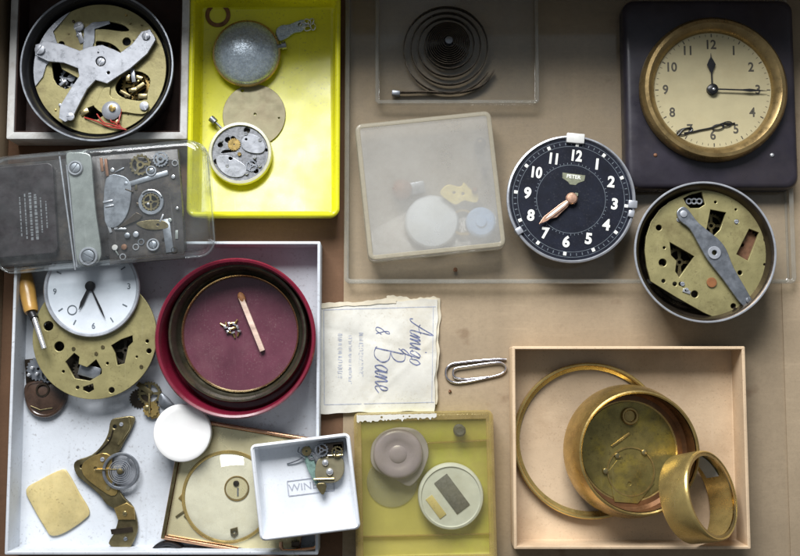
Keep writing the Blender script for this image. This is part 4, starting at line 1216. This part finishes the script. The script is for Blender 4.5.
r = thing('spring_case', 'shallow clear plastic case under the coiled mainspring at the far end', 'case', 457, 46, ZB, ZB + 14)
MB().open_box(0, 0, 163, 116, 14, 2, 4, 1.4, 1, bev=.7).build('shell', M['clear_tray'], r)
MB().rim(0, 0, 163.4, 116.4, 12.4, 14.3, 3.4, 4).build('rim', M['clear_edge'], r)
CX, CY = 449, 48
r = thing('mainspring', 'dark coiled clock mainspring with its loose end trailing out', 'spring', CX, CY, ZB + 1.6, 10)
pts = []
N = 900
for i in range(N):
    t = i / (N - 1)
    turns = 13
    a_ = R(-30) + t * turns * 2 * PI
    if t < .72:
        rr = 5 + 17 * (t / .72)
    else:
        u = (t - .72) / .28
        rr = 22 + 25 * u ** 1.1
    pts.append((rr * math.cos(a_) - 1.5 * (rr / 47), rr * math.sin(a_) + (1 - rr / 47) * 9.0))
endp = pts[-1]
b = MB().band(pts, .6, 0, 7)
b.build('coil', M['spring'], r)
tail = loc(CX, CY, smooth_path([(494, 70), (484, 84), (468, 91), (448, 93), (425, 92), (404, 92.5), (393, 92)], 6))
MB().band(tail, 1.0, 0, 7).build('tail', M['spring'], r)
MB().box(*loc(CX, CY, [(396, 93.5)])[0], 0, 7.4, 8, 4.5, -5, .5).build('hook', M['steel_dark'], r)
MB().cyl(0, 8.2, 4, 0, 8, 20, .6).build('arbor', M['steel_dark'], r)

CX, CY = 430, 185
ROT = 6.0
r = thing('frosted_box', 'frosted plastic box with blurred small parts showing through its lid', 'box', CX, CY, ZB, ZB + 30, rot=ROT)
MB().open_box(0, 0, 138, 139, 14, 2.2, 6, 1.5, 1, bev=.7).build('base', M['clear'], r)
MB().lid(0, 0, 139, 140, 14.2, 30, 2, 7, 2.5, n=7, draft=.6).build('lid', M['frosted'], r)
MB().rim(0, 0, 139.6, 140.6, 13.6, 15.4, 1.6, 7).build('seam', M['frost_edge'], r)
MB().rim(0, 0, 137, 138, 28.4, 30.5, 4.5, 7).build('rim', M['frost_edge'], r)
ZF = ZB + 1.7
r = thing('crystal_disc', 'round hazy watch crystal inside the frosted box', 'watch crystal', 432, 221, ZF + 3, ZF + 10)
MB().lathe([(0, 0), (26, 0), (27, 1.5), (25, 5), (14, 8), (0, 9)], seg=56).build('dome', M['white_disc'], r)
r = thing('yellow_gear_plate', 'pale yellow notched plate inside the frosted box, behind the hazy crystal', 'gear plate', 456, 195, ZF + 12.2, ZF + 13)
o = smooth_path([(-16, 2), (-8, 10), (4, 8), (8, 12), (14, 6), (22, 0), (20, -8), (8, -6), (0, -10), (-8, -6)], 4, True)
MB().plate(o, [circle(-2, 2, 1.6, 10), circle(7, 1, 1.6, 10)], 0, 3, .4).build('plate', M['yellow_part'], r)
MB().tube([(0, 6, -12), (0, 6, 0)], 2, 10).build('post', M['yellow_part'], r)
r = thing('blue_disc', 'small pale blue plastic disc in the lower right of the frosted box', 'disc', 481, 222, ZF + 2, ZF + 14)
MB().lathe([(0, 0), (14, 0), (15, 2), (15, 12), (13, 14), (6, 14), (5, 16), (0, 16)], seg=40).build('disc', M['blue_disc'], r)
r = thing('ring_gasket', 'thin brass ring between the hazy crystal and blue disc in the frosted box', 'ring', 463, 222, ZF, ZF + 6)
MB().ring(0, 0, 10.5, 13.5, 0, 6, 40, .6).build('ring', M['brass'], r)
r = thing('rusty_button', 'small rusty brown button left of the hazy crystal in the frosted box', 'button', 402, 189, ZF + 2, ZF + 12)
MB().lathe([(0, 0), (9, 0), (10, 2), (10, 10), (6, 13), (0, 14)], seg=32).build('cap', M['rust'], r)
MB().box(15, 2, 0, 8, 16, 12, 10, 1).build('tab', M['steel_dark'], r)
for nm, x, y, rr, lb in (('dark_stud', 481, 143, 5.5, 'larger dark stud near the upper right side of the frosted box'), ('dark_bead', 486, 167, 3.4, 'small dark bead below the larger stud in the frosted box'), ('brown_bead', 475, 190, 3, 'tiny brown bead above the blue disc in the frosted box')):
    r = thing(nm, lb, 'bead', x, y, ZF, ZF + 20)
    MB().lathe([(0, 0), (rr, 0), (rr, 20), (rr * .6, 22), (0, 22.4)], seg=24).build('body', M['spring'] if rr > 3.2 else M['rust'], r)

# ------------------------------------------------------------------ black alarm clock
CX, CY = 571, 199
ROT = -7.3
r = thing('black_clock', 'round black-faced alarm clock movement with bold white numerals and copper hands', 'clock', CX, CY, ZB, 30, rot=ROT)
MB().lathe([(0, 0), (54, 0), (58, 2), (62, 22), (63.6, 26), (64.6, 28), (64.2, 29.6), (62.6, 30.2), (61.8, 29.4), (61.6, 28), (0, 27)], seg=112).build('case', M['steel'], r)
MB().cyl(0, 0, 61.4, 27.1, 28.3, 96).build('dial', M['dial_black'], r)
b = MB()
for i in range(1, 13):
    a_ = R(90 - 30 * i)
    b.text(str(i), 43.8 * math.cos(a_), 43.8 * math.sin(a_), 15, 28.35, 0, .3, bold=.6, sx=.95 if i < 10 else .82)
b.build('numerals', M['lume'], sub(r, 'dial'))
b = MB()
for i in range(12):
    a_ = R(90 - 30 * i)
    b.box(55.5 * math.cos(a_), 55.5 * math.sin(a_), 28.32, 28.8, 3.6, 3.2, math.degrees(a_), .1)
b.build('hour_dots', M['lume'], sub(r, 'dial'))
b = MB()
for i in range(60):
    a_ = R(6 * i)
    if i % 5:
        b.box(56 * math.cos(a_), 56 * math.sin(a_), 28.32, 28.5, 2.6, .8, math.degrees(a_))
        b.box(36 * math.cos(a_), 36 * math.sin(a_), 28.32, 28.5, 1.6, .6, math.degrees(a_))
for rr in (53.4, 58.6, 34.5):
    b.ring(0, 0, rr - .22, rr + .22, 28.31, 28.45, 96)
b.build('minute_track', M['blue_print'], sub(r, 'dial'))
# small maker's emblem below twelve: lettering over a fan shape
MB().text('PETER', 0, 22.5, 5.2, 28.62, 0, .2, bold=.12).build('emblem_lettering', M['lume'], sub(r, 'dial'))
MB().plate([(-11.5, 25.6), (11.5, 25.6), (11, 20), (5, 17), (3, 14.6), (-3, 14.6), (-5, 17), (-11, 20)], [], 28.31, 28.6).build('emblem', M['lume_dull'], sub(r, 'dial'))


def clock_hand(m, ang, L, w0, w1, z, tail=0.0, th=.8):
    c, s = math.cos(R(ang)), math.sin(R(ang))
    o = [(-tail, -w0 / 2), (0, -w0 / 2), (L * .3, -w1 / 2), (L * .8, -w1 / 2), (L, 0), (L * .8, w1 / 2), (L * .3, w1 / 2), (0, w0 / 2), (-tail, w0 / 2)]
    return m.plate([(x * c - y * s, x * s + y * c) for x, y in o], [], z, z + th, .2)


clock_hand(MB(), 219.5 - ROT - 1.5, 42, 2.6, 5.4, 32.4, 5).build('minute_hand', M['hand_copper'], r)
clock_hand(MB(), 223.5 - ROT, 30, 3, 6.4, 30.6, 5).build('hour_hand', M['hand_copper'], r)
clock_hand(MB(), 218.0 - ROT, 34, .1, 2.4, 33.25, -14, .3).build('lume_strip', M['lume'], sub(r, 'minute_hand'))
clock_hand(MB(), 40 - ROT, 9, 3, 4, 29.4, 2).build('alarm_hand', M['lume_dull'], r)
MB().lathe([(0, 28.4), (5.6, 28.4), (5.8, 33), (4.6, 34.4), (3.4, 34.6), (0, 34.9)], seg=32).build('hub', M['hand_copper'], r)
for a_, w_, d_, mt in ((90 + 2.5, 18, 10, 'white_metal'), (2, 8, 9, 'steel'), (-7, 7, 6, 'steel'), (219, 7, 7, 'steel')):
    rr = 61.5
    MB().box(rr * math.cos(R(a_)), rr * math.sin(R(a_)), 22, 31.6, d_, w_, a_, 1).build('lug', M[mt], r)

# ------------------------------------------------------------------ cream-faced clock on dark stand
CX, CY = 711, 95
r = thing('mantel_clock', 'dark rectangular clock with cream round dial in gilt bezel, showing quarter past twelve', 'clock', CX, CY, ZB, 22)
MB().loft([[(x, y, z) for x, y in rrect(0, 2, 172 - e, 194 - e, 12, 7)] for e, z in ((3, 0), (0, 2), (0, 14), (2, 17.4), (6, 19.6), (12, 20.4))]).build('body', M['bakelite'], r)
x0, y0 = 0.5, 4
MB().lathe([(59, 20.2), (71, 20.2), (73, 22), (72.4, 30), (69.5, 33.2), (66, 33.6), (62, 31), (59.2, 27), (58, 24)], x0, y0, 112, close=True).build('bezel', M['bezel_gold'], r)
MB().cyl(x0, y0, 59.5, 20.6, 24.4, 96).build('dial', M['cream'], r)
b = MB()
for i in range(1, 13):
    a_ = R(90 - 30 * i)
    b.text(str(i), x0 - 1 + 46 * math.cos(a_), y0 + 46 * math.sin(a_), 13, 24.42, 0, .2, bold=.3, sx=.9)
b.build('numerals', M['ink'], sub(r, 'dial'))
b = MB()
for i in range(60):
    a_ = R(6 * i)
    b.box(x0 + 55.6 * math.cos(a_), y0 + 55.6 * math.sin(a_), 24.41, 24.55, 2.2 if i % 5 else 3.4, .45 if i % 5 else 1.1, math.degrees(a_))
b.build('minute_track', M['ink'], sub(r, 'dial'))


def spade(m, ang, L, w, z, ox, oy):
    c, s = math.cos(R(ang)), math.sin(R(ang))
    o = [(-6, -.7), (L * .45, -.7), (L * .55, -w * .5), (L * .68, -w), (L * .8, -w * .55), (L * .88, -.6), (L, -.15), (L, .15), (L * .88, .6), (L * .8, w * .55), (L * .68, w), (L * .55, w * .5), (L * .45, .7), (-6, .7)]
    return m.plate([(ox + x * c - y * s, oy + x * s + y * c) for x, y in o], [], z, z + .7, .15)


spade(MB(), 91, 37, 4.4, 26.4, x0 - 1, y0).build('hour_hand', M['black'], r)
spade(MB(), -2, 54, 1.6, 28, x0 - 1, y0).build('minute_hand', M['black'], r)
MB().lathe([(0, 24.4), (5.4, 24.4), (5.4, 28.6), (4, 29.6), (0, 29.8)], x0 - 1, y0, 28).build('hub', M['black'], r)
MB().sphere(x0 - .5, y0 - .5, 29.8, 1.5, .6).build('pivot', M['chrome'], sub(r, 'hub'))
p = loc(CX, CY, [(770, 156)])[0]
MB().sphere(*p, 20.4, 2.2, .7).build('stud', M['chrome'], r)
p = loc(CX, CY, [(654, 156)])[0]
MB().sphere(*p, 20.4, 2, .6).build('stud', M['rust'], r)

CX, CY = 704, 131
r = thing('loose_hand', 'loose black openwork clock hand lying across the lower part of the cream dial', 'clock hand', CX, CY, ZB + 24.8, 27)
pts = [(672, 140), (678, 135), (684, 129), (692, 128), (690, 132), (684, 133), (692, 132), (700, 130), (710, 128), (718, 125), (724, 123), (728, 124), (735, 123)]
MB().tube(smooth_path([(*p, .9) for p in loc(CX, CY, pts)], 6), .75, 8).build('blade', M['black'], r)
b = MB()
for x, y, a_, l_, w_ in ((684, 131.5, 15, 7.5, 3), (718, 127, 10, 6, 2.6), (727, 124, 12, 5, 2.4)):
    p = loc(CX, CY, [(x, y)])[0]
    b.tube([(p[0] + l_ * math.cos(t) * math.cos(R(a_)) - w_ * math.sin(t) * math.sin(R(a_)), p[1] + l_ * math.cos(t) * math.sin(R(a_)) + w_ * math.sin(t) * math.cos(R(a_)), .9) for t in [2 * PI * i / 22 for i in range(22)]], .55, 7, True)
b.build('scrollwork', M['black'], r)

# ------------------------------------------------------------------ brass movement in thin round case
CX, CY = 705, 252
r = thing('round_movement', 'brass movement with grey steel bar in a thin-rimmed round case, below the cream-faced clock', 'clock movement', CX, CY, ZB, 46)
q = lambda pts: loc(CX, CY, pts, 610, 150, 2.64)
MB().lathe([(0, 0), (52, 0), (57, 2), (68, 40), (70.4, 43), (70.8, 44.6), (69.6, 45.4), (67.8, 44.6), (66.4, 42), (54, 6), (0, 4)], seg=112).build('case', M['spring'], r)
MB().ring(0, 0, 69, 71.2, 44.4, 46, 112, .5).build('rim', M['steel'], r)
o = [(98, 262), (102, 225), (116, 185), (140, 152), (168, 130), (200, 114), (228, 104), (265, 97), (300, 97), (340, 105), (372, 124), (400, 150), (420, 178), (435, 210), (441, 240), (440, 275), (435, 310), (424, 342), (408, 372), (385, 402), (352, 426), (320, 441), (292, 447), (250, 428), (180, 388), (112, 345), (102, 305)]
hl = [q([(165, 240), (230, 278), (188, 334), (178, 318), (182, 290), (168, 275)]),
      q([(276, 152), (318, 160), (300, 206), (282, 224), (262, 214), (268, 190)]),
      q([(204, 122), (222, 112), (254, 104), (262, 138), (246, 148), (222, 148), (212, 138)]),
      q([(378, 204), (404, 214), (372, 290), (342, 272)])]
hl += [circle(*q([p])[0], rr, 18) for p, rr in (((137, 201), 3), ((145, 295), 4), ((228, 379), 3.6), ((423, 233), 2.8), ((345, 185), 2.4), ((350, 322), 2.4), ((330, 411), 2.8), ((146, 344), 2), ((344, 152), 1.2), ((290, 132), 1.4), ((150, 255), 1.4), ((176, 352), 2.2), ((192, 352), 2.2), ((416, 300), 1.2))]
MB().plate(q(o), hl, 32, 35.5, .5).build('plate', M['brass_plate'], r)
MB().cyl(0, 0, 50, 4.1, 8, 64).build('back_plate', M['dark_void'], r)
for a_ in (20, 110, 200, 290):
    MB().cyl(44 * math.cos(R(a_)), 44 * math.sin(R(a_)), 3.6, 8, 32, 16).build('pillar', M['brass_dark'], r)
bar = [(183, 160), (200, 146), (216, 158), (240, 190), (290, 232), (312, 262), (330, 310), (372, 388), (374, 408), (352, 412), (300, 340), (262, 290), (240, 250), (216, 206), (190, 184)]
MB().plate(q(smooth_path(bar, 3, True)), [circle(*q([(279, 270)])[0], 2.4, 16)], 37, 40, .6).build('bar', M['steel_dark'], r)
MB().cyl(*q([(200, 166)])[0], 3.6, 35.5, 41, 20, .5).build('bar_post', M['steel'], sub(r, 'bar'))
p = q([(279, 270)])[0]
MB().ring(*p, 2.6, 6.6, 40, 41.2, 32, .4).build('bushing', M['steel'], r)
MB().screw(*q([(366, 396)])[0], 3, 40).build('screw', M['steel_dark'], sub(r, 'bar'))
MB().lathe([(0, 35.5), (5, 35.5), (5, 37), (3, 37.4), (0, 36.6)], *q([(273, 348)])[0], seg=24).build('bearing', M['ruby'], sub(r, 'plate'))
MB().gear(*q([(365, 245)])[0], 18, 30, 24, 28, hole=2).build('barrel_wheel', M['rust'], r)
MB().gear(*q([(200, 290)])[0], 16, 30, 20, 22, hole=2, arms=4).build('gear', M['brass_dark'], r)
MB().gear(*q([(290, 190)])[0], 13, 24, 18, 20, hole=2, arms=4).build('gear', M['brass_dark'], r)
for x in (222, 236, 250):
    p = q([(x, 128)])[0]
    MB().ring(*p, 1.8, 3.4, 30, 32, 20, .3).build('spring_coil', M['steel'], r)
for p in ((190, 180), (206, 368), (344, 185), (196, 352)):
    MB().screw(*q([p])[0], 2.2, 35.5).build('screw', M['steel'], sub(r, 'plate'))
MB().box(*q([(206, 372)])[0], 35.6, 36.6, 8, 3.4, -20, .3).build('clip', M['chrome'], r)

for px_, py_, z_, rr, lb in ((455, 270, 1.5, 2.2, 'tiny rusty crumb on the clear tray floor below the frosted box'), (450, 391, 0, 1.6, 'tiny dark speck of dirt on the cardboard below the paper clip')):
    r = thing('crumb', lb, 'crumb', px_, py_, z_)
    m = MB()
    m.sphere(0, 0, rr * .5, rr, .6, 10)
    for v in m.bm.verts:
        v.co *= 1 + .25 * math.sin(v.co.x * 2.1 + v.co.y * 3.3)
    zm = min(v.co.z for v in m.bm.verts)
    m.move(Matrix.Translation((0, 0, -zm)))
    m.build('grain', M['rust'], r)

# ------------------------------------------------------------------ paper clip
CX, CY = 480, 371
r = thing('paper_clip', 'silver wire paper clip lying on the bare cardboard', 'paper clip', CX - 3.5, CY, .3, 2)
path = [(492, 377), (470, 379), (459, 377.5), (456.5, 373), (459, 368.5), (470, 366.5), (499, 362.5), (507, 364), (509.5, 368.5), (506, 373), (498, 376), (470, 382), (457, 382.3), (450.5, 378), (449.3, 371), (453, 365.3), (462, 362.6), (496, 359.3), (510, 359.5)]
MB().tube([(x, y, 1.5 + (.9 if 8 <= i < 60 else 0) * math.sin(min(i, 60) / 60 * PI)) for i, (x, y) in enumerate(loc(CX, CY, smooth_path(path, 6)))], 1.12, 10).build('wire', M['wire'], r)

# ------------------------------------------------------------------ beige box with brass rings
r = thing('beige_box', 'shallow beige cardboard box holding three brass clock cases and rings', 'box', 630.5, 447, 0, 32)
MB().open_box(0, 0, 235, 201, 32, 3.2, 1.5, 1.6, .5, bev=.6).build('shell', M['beige_card'], r)
ZX = 1.8
r = thing('brass_ring', 'large thin brass bezel ring lying flat under the brass cup in the beige box', 'ring', 590.5, 440.5, ZX, 8)
MB().lathe([(70.5, 0), (77, 0), (77.6, 1.2), (77.4, 8), (76.4, 9), (75, 8.8), (74.2, 7), (73.4, 3.4), (70.5, 2.4)], seg=128, close=True).build('ring', M['brass_pale'], r)

CX, CY = 640, 446
r = thing('brass_cup', 'deep round brass clock case with stained olive floor in the beige box', 'clock case', CX, CY, ZX + 9.6, 50, tilt=(-1.5, 5.5))
x, y, k_ = W(627.5, 450.5, ZX + 9.6)
r.location = (x * U, y * U, (ZX + 13.5) * U)
MB().lathe([(0, -4), (65, -4), (68.4, -2), (68.2, 6), (63, 31), (62, 33.4), (60.4, 34), (59, 33), (60.4, 27), (61.6, 4), (57, 1), (0, 0)], seg=112).build('cup', M['brass'], r)
MB().lathe([(52, 1.3), (57, 1.6), (60.6, 5), (59.6, 27), (58.4, 31.5)], seg=112).build('inner_wall', M['shaded_copper'], r)  # separate skin with the cup's inner shade put into its colour
MB().cyl(0, 0, 50, .1, 1.4, 80).build('floor_disc', M['olive_brass'], r)
q = lambda pts: loc(645, 443, pts, 490, 330, 2.46)
MB().ring(*q([(385, 190)])[0], 6, 9, 1.4, 5, 36, .6).cyl(*q([(385, 190)])[0], 5.6, 1.4, 2.6, 28).build('winding_hole', M['brass'], sub(r, 'floor_disc'))
MB().ring(*q([(385, 330)])[0], 24, 25.4, 1.4, 2.4, 56).build('pressed_rim', M['brass'], sub(r, 'floor_disc'))
for p in ((420, 282), (318, 328), (350, 290)):
    MB().cyl(*q([p])[0], 3, 1.4, 4, 18, .8).build('stud', M['brass_bright'], r)
MB().box(*q([(360, 250)])[0], 1.4, 3, 24, 2, 35, .4).build('spring_arm', M['brass'], r)
MB().plate(q([(325, 330), (350, 300), (420, 310), (445, 360), (400, 410), (340, 405)]), [circle(*q([(380, 360)])[0], 2, 12)], 1.4, 2.2, .3).build('back_plate', M['olive_brass'], r)

# leaning brass band
r = thing('brass_band', 'short brass barrel band tipped on its side against the brass cup in the beige box', 'ring', 697, 497, ZX, 40)
k_ = INFO[r.name]
m = MB().lathe([(42.4, -14), (43.8, -14.6), (44.4, -13), (44.4, 14), (43.8, 16.4), (42.6, 17.4), (41.6, 17), (42.2, 14), (42.4, -12)], seg=96, close=True)
axis = Vector((.62, .22, .70)).normalized()
rotm = Vector((0, 0, 1)).rotation_difference(axis).to_matrix().to_4x4()
m.move(rotm)
zmin = min(v.co.z for v in m.bm.verts)
m.move(Matrix.Translation((0, 0, -zmin)))
m.build('band', M['brass_pale'], r)
m = MB().lathe([(38.6, 14.6), (41.3, 15), (41.3, 16.6), (38.6, 16.2)], seg=96, close=True)
m.move(Matrix.Translation((0, 0, -zmin)) @ rotm)
m.build('inner_lip', M['brass_bright'], r)
m = MB()
m.band([(41 * math.cos(R(a_)), 41 * math.sin(R(a_))) for a_ in range(30, 84, 6)], .8, -8, 6 )
m.move(Matrix.Translation((0, 0, -zmin)) @ rotm)
m.build('paper_liner', M['paper'], r)

# ------------------------------------------------------------------ amber box at the front
r = thing('amber_box', 'amber yellow clear-lidded plastic box holding a mauve cap and pale disc', 'box', 425, 487.5, 0, 28, rot=1.2)
MB().open_box(0, 0, 140, 148, 12, 2, 4, 1.6, .6, bev=.8).build('base', M['amber_base'], r)
MB().lid(0, 0, 140.6, 148.6, 12.2, 29, 2, 5, 3, n=7, draft=.8).build('lid', M['amber'], r)
MB().rim(0, 0, 140.2, 148.2, 27.2, 29.6, 7.5, 5).build('rim', M['amber_edge'], r)
MB().rim(0, 0, 141.4, 149.4, 11, 13.4, 1.6, 5).build('seam', M['amber_edge'], r)
b = MB()
ph = random.Random(3)
top, low = [], []
x = -67.0
while x < 14:
    top.append((x, 73.4 - .5 * ph.random()))
    low.append((x, 67.5 + 3.0 * (x + 67) / 81 - ph.uniform(0, 1.8) - (2.2 if ph.random() < .16 else 0)))
    x += ph.uniform(.9, 2.0)
o = low + list(reversed(top))
b.plate(o, [circle(-42, 70.6, 1.2, 10), circle(-20, 71, .8, 8), circle(-14, 70.8, .9, 8)], 29.65, 30.1)
b.build('torn_label', M['paper'], sub(r, 'lid'))
ZA = 1.9
CX, CY = 399, 458
ra = bpy.data.objects['amber_box']
MB().box(34, 43, 2, 9, 66, 1.6, 1.5, .3).build('divider', M['amber_edge'], ra)
MB().box(0, -51, 2, 6, 134, 1.2, 0, .3).build('divider', M['amber_edge'], ra)
r = thing('mauve_cap', 'round mauve grey plastic cap with a triangular rim in the amber box', 'cap', CX, CY, ZA + 2, ZA + 20)
o = smooth_path(loc(CX, CY, [(385, 432), (400, 428.5), (416, 431), (426, 441), (429, 455), (424, 470), (418, 480), (409, 487), (396, 481), (380, 474), (371, 464), (371, 448), (376, 439)]), 5, True)
MB().loft([[(x * s_, y * s_, z) for x, y in o] for s_, z in ((.98, 0), (1, 1.5), (1, 8), (.985, 9.2), (.93, 9.8))]).build('flange', M['purple_flange'], r)
MB().lathe([(0, 9.85), (24.5, 9.85), (25, 11), (24.6, 15), (23.4, 16.4), (21, 17), (15, 17.2), (14, 16.6), (9, 16.6), (8, 17.4), (3, 17.8), (0, 17.9)], -1, 3.5, 56).build('cap', M['purple_cap'], r)
r = thing('clear_ring', 'clear round crystal half under the mauve cap in the amber box', 'watch crystal', 392, 482, ZA, ZA + 4)
MB().lathe([(0, .2), (22, .2), (25, .4), (25.4, 1), (24, 1.7), (0, 1.9)], seg=56).build('disc', M['disc_clear'], r)
CX, CY = 451, 497
r = thing('pale_disc', 'pale grey round part with dark rectangular insert in the amber box', 'disc', CX, CY, ZA, ZA + 14)
MB().lathe([(0, 0), (31, 0), (33, 2), (33, 11), (32, 13), (30, 13.6), (29, 12.4), (0, 12.4)], seg=72).build('disc', M['white_disc'], r)
MB().box(1, 3, 12.45, 13.6, 16, 38, 37, .3).build('insert', M['grey_foam'], sub(r, 'disc'))
MB().box(-15, -10, 12.45, 13.2, 8, 24, 37, .3).build('side_insert', M['horn'], sub(r, 'disc'))
r = thing('dark_plug', 'small dark round plug near the back edge of the amber box', 'plug', 460, 431, ZA, ZA + 16)
MB().lathe([(0, 0), (6, 0), (6, 15), (4, 17), (0, 17)], seg=28).build('plug', M['grey_foam'], r)

# ------------------------------------------------------------------ light: a window beyond the far edge, slightly left
w = bpy.data.worlds.new('World')
S.world = w
w.use_nodes = True
nt = w.node_tree
nt.nodes.clear()
n = nt.nodes.new
out = n('ShaderNodeOutputWorld')
bg = n('ShaderNodeBackground')
tc = n('ShaderNodeTexCoord')
cr = n('ShaderNodeValToRGB')
cr.color_ramp.elements[0].position = .1
cr.color_ramp.elements[0].color = (.22, .18, .15, 1)
cr.color_ramp.elements[1].position = .9
cr.color_ramp.elements[1].color = (.80, .90, 1.0, 1)
mr = n('ShaderNodeMapRange')
mr.inputs['From Min'].default_value = -1
mr.inputs['From Max'].default_value = 1
dy_ = n('ShaderNodeVectorMath')
dy_.operation = 'DOT_PRODUCT'
nt.links.new(tc.outputs['Generated'], dy_.inputs[0])
dy_.inputs[1].default_value = (-.1, .72, .50)
nt.links.new(dy_.outputs['Value'], mr.inputs['Value'])
nt.links.new(mr.outputs['Result'], cr.inputs['Fac'])
nt.links.new(cr.outputs['Color'], bg.inputs['Color'])
bg.inputs['Strength'].default_value = .25
nt.links.new(bg.outputs[0], out.inputs['Surface'])

ld = bpy.data.lights.new('window_light', 'AREA')
ld.shape = 'RECTANGLE'
ld.size = .62
ld.size_y = .5
ld.energy = 21
ld.color = (.99, .99, 1.0)
lo = bpy.data.objects.new('window_light', ld)
COL.objects.link(lo)
lo.location = (-.16, .72, .66)
tgt = Vector((-.02, -.04, 0))
lo.rotation_euler = (tgt - Vector(lo.location)).to_track_quat('-Z', 'Y').to_euler()

# ------------------------------------------------------------------ camera and render settings
cd = bpy.data.cameras.new('camera')
cam = bpy.data.objects.new('camera', cd)
COL.objects.link(cam)
cam.location = tuple(v * U for v in CAMP)
cam.rotation_euler = (TILT, 0, 0)
cd.sensor_fit = 'HORIZONTAL'
cd.sensor_width = 36
cd.lens = 45
cd.clip_start = .01
cd.clip_end = 20
S.camera = cam
S.view_settings.view_transform = 'Standard'
S.view_settings.look = 'None'
S.view_settings.exposure = 0
S.view_settings.gamma = 1
S.render.engine = 'CYCLES'
cy = S.cycles
cy.use_denoising = True
try:
    cy.denoiser = 'OPENIMAGEDENOISE'
except Exception:
    pass
cy.max_bounces = 10
cy.transparent_max_bounces = 24
cy.caustics_reflective = False
cy.caustics_refractive = False
cy.sample_clamp_indirect = 4
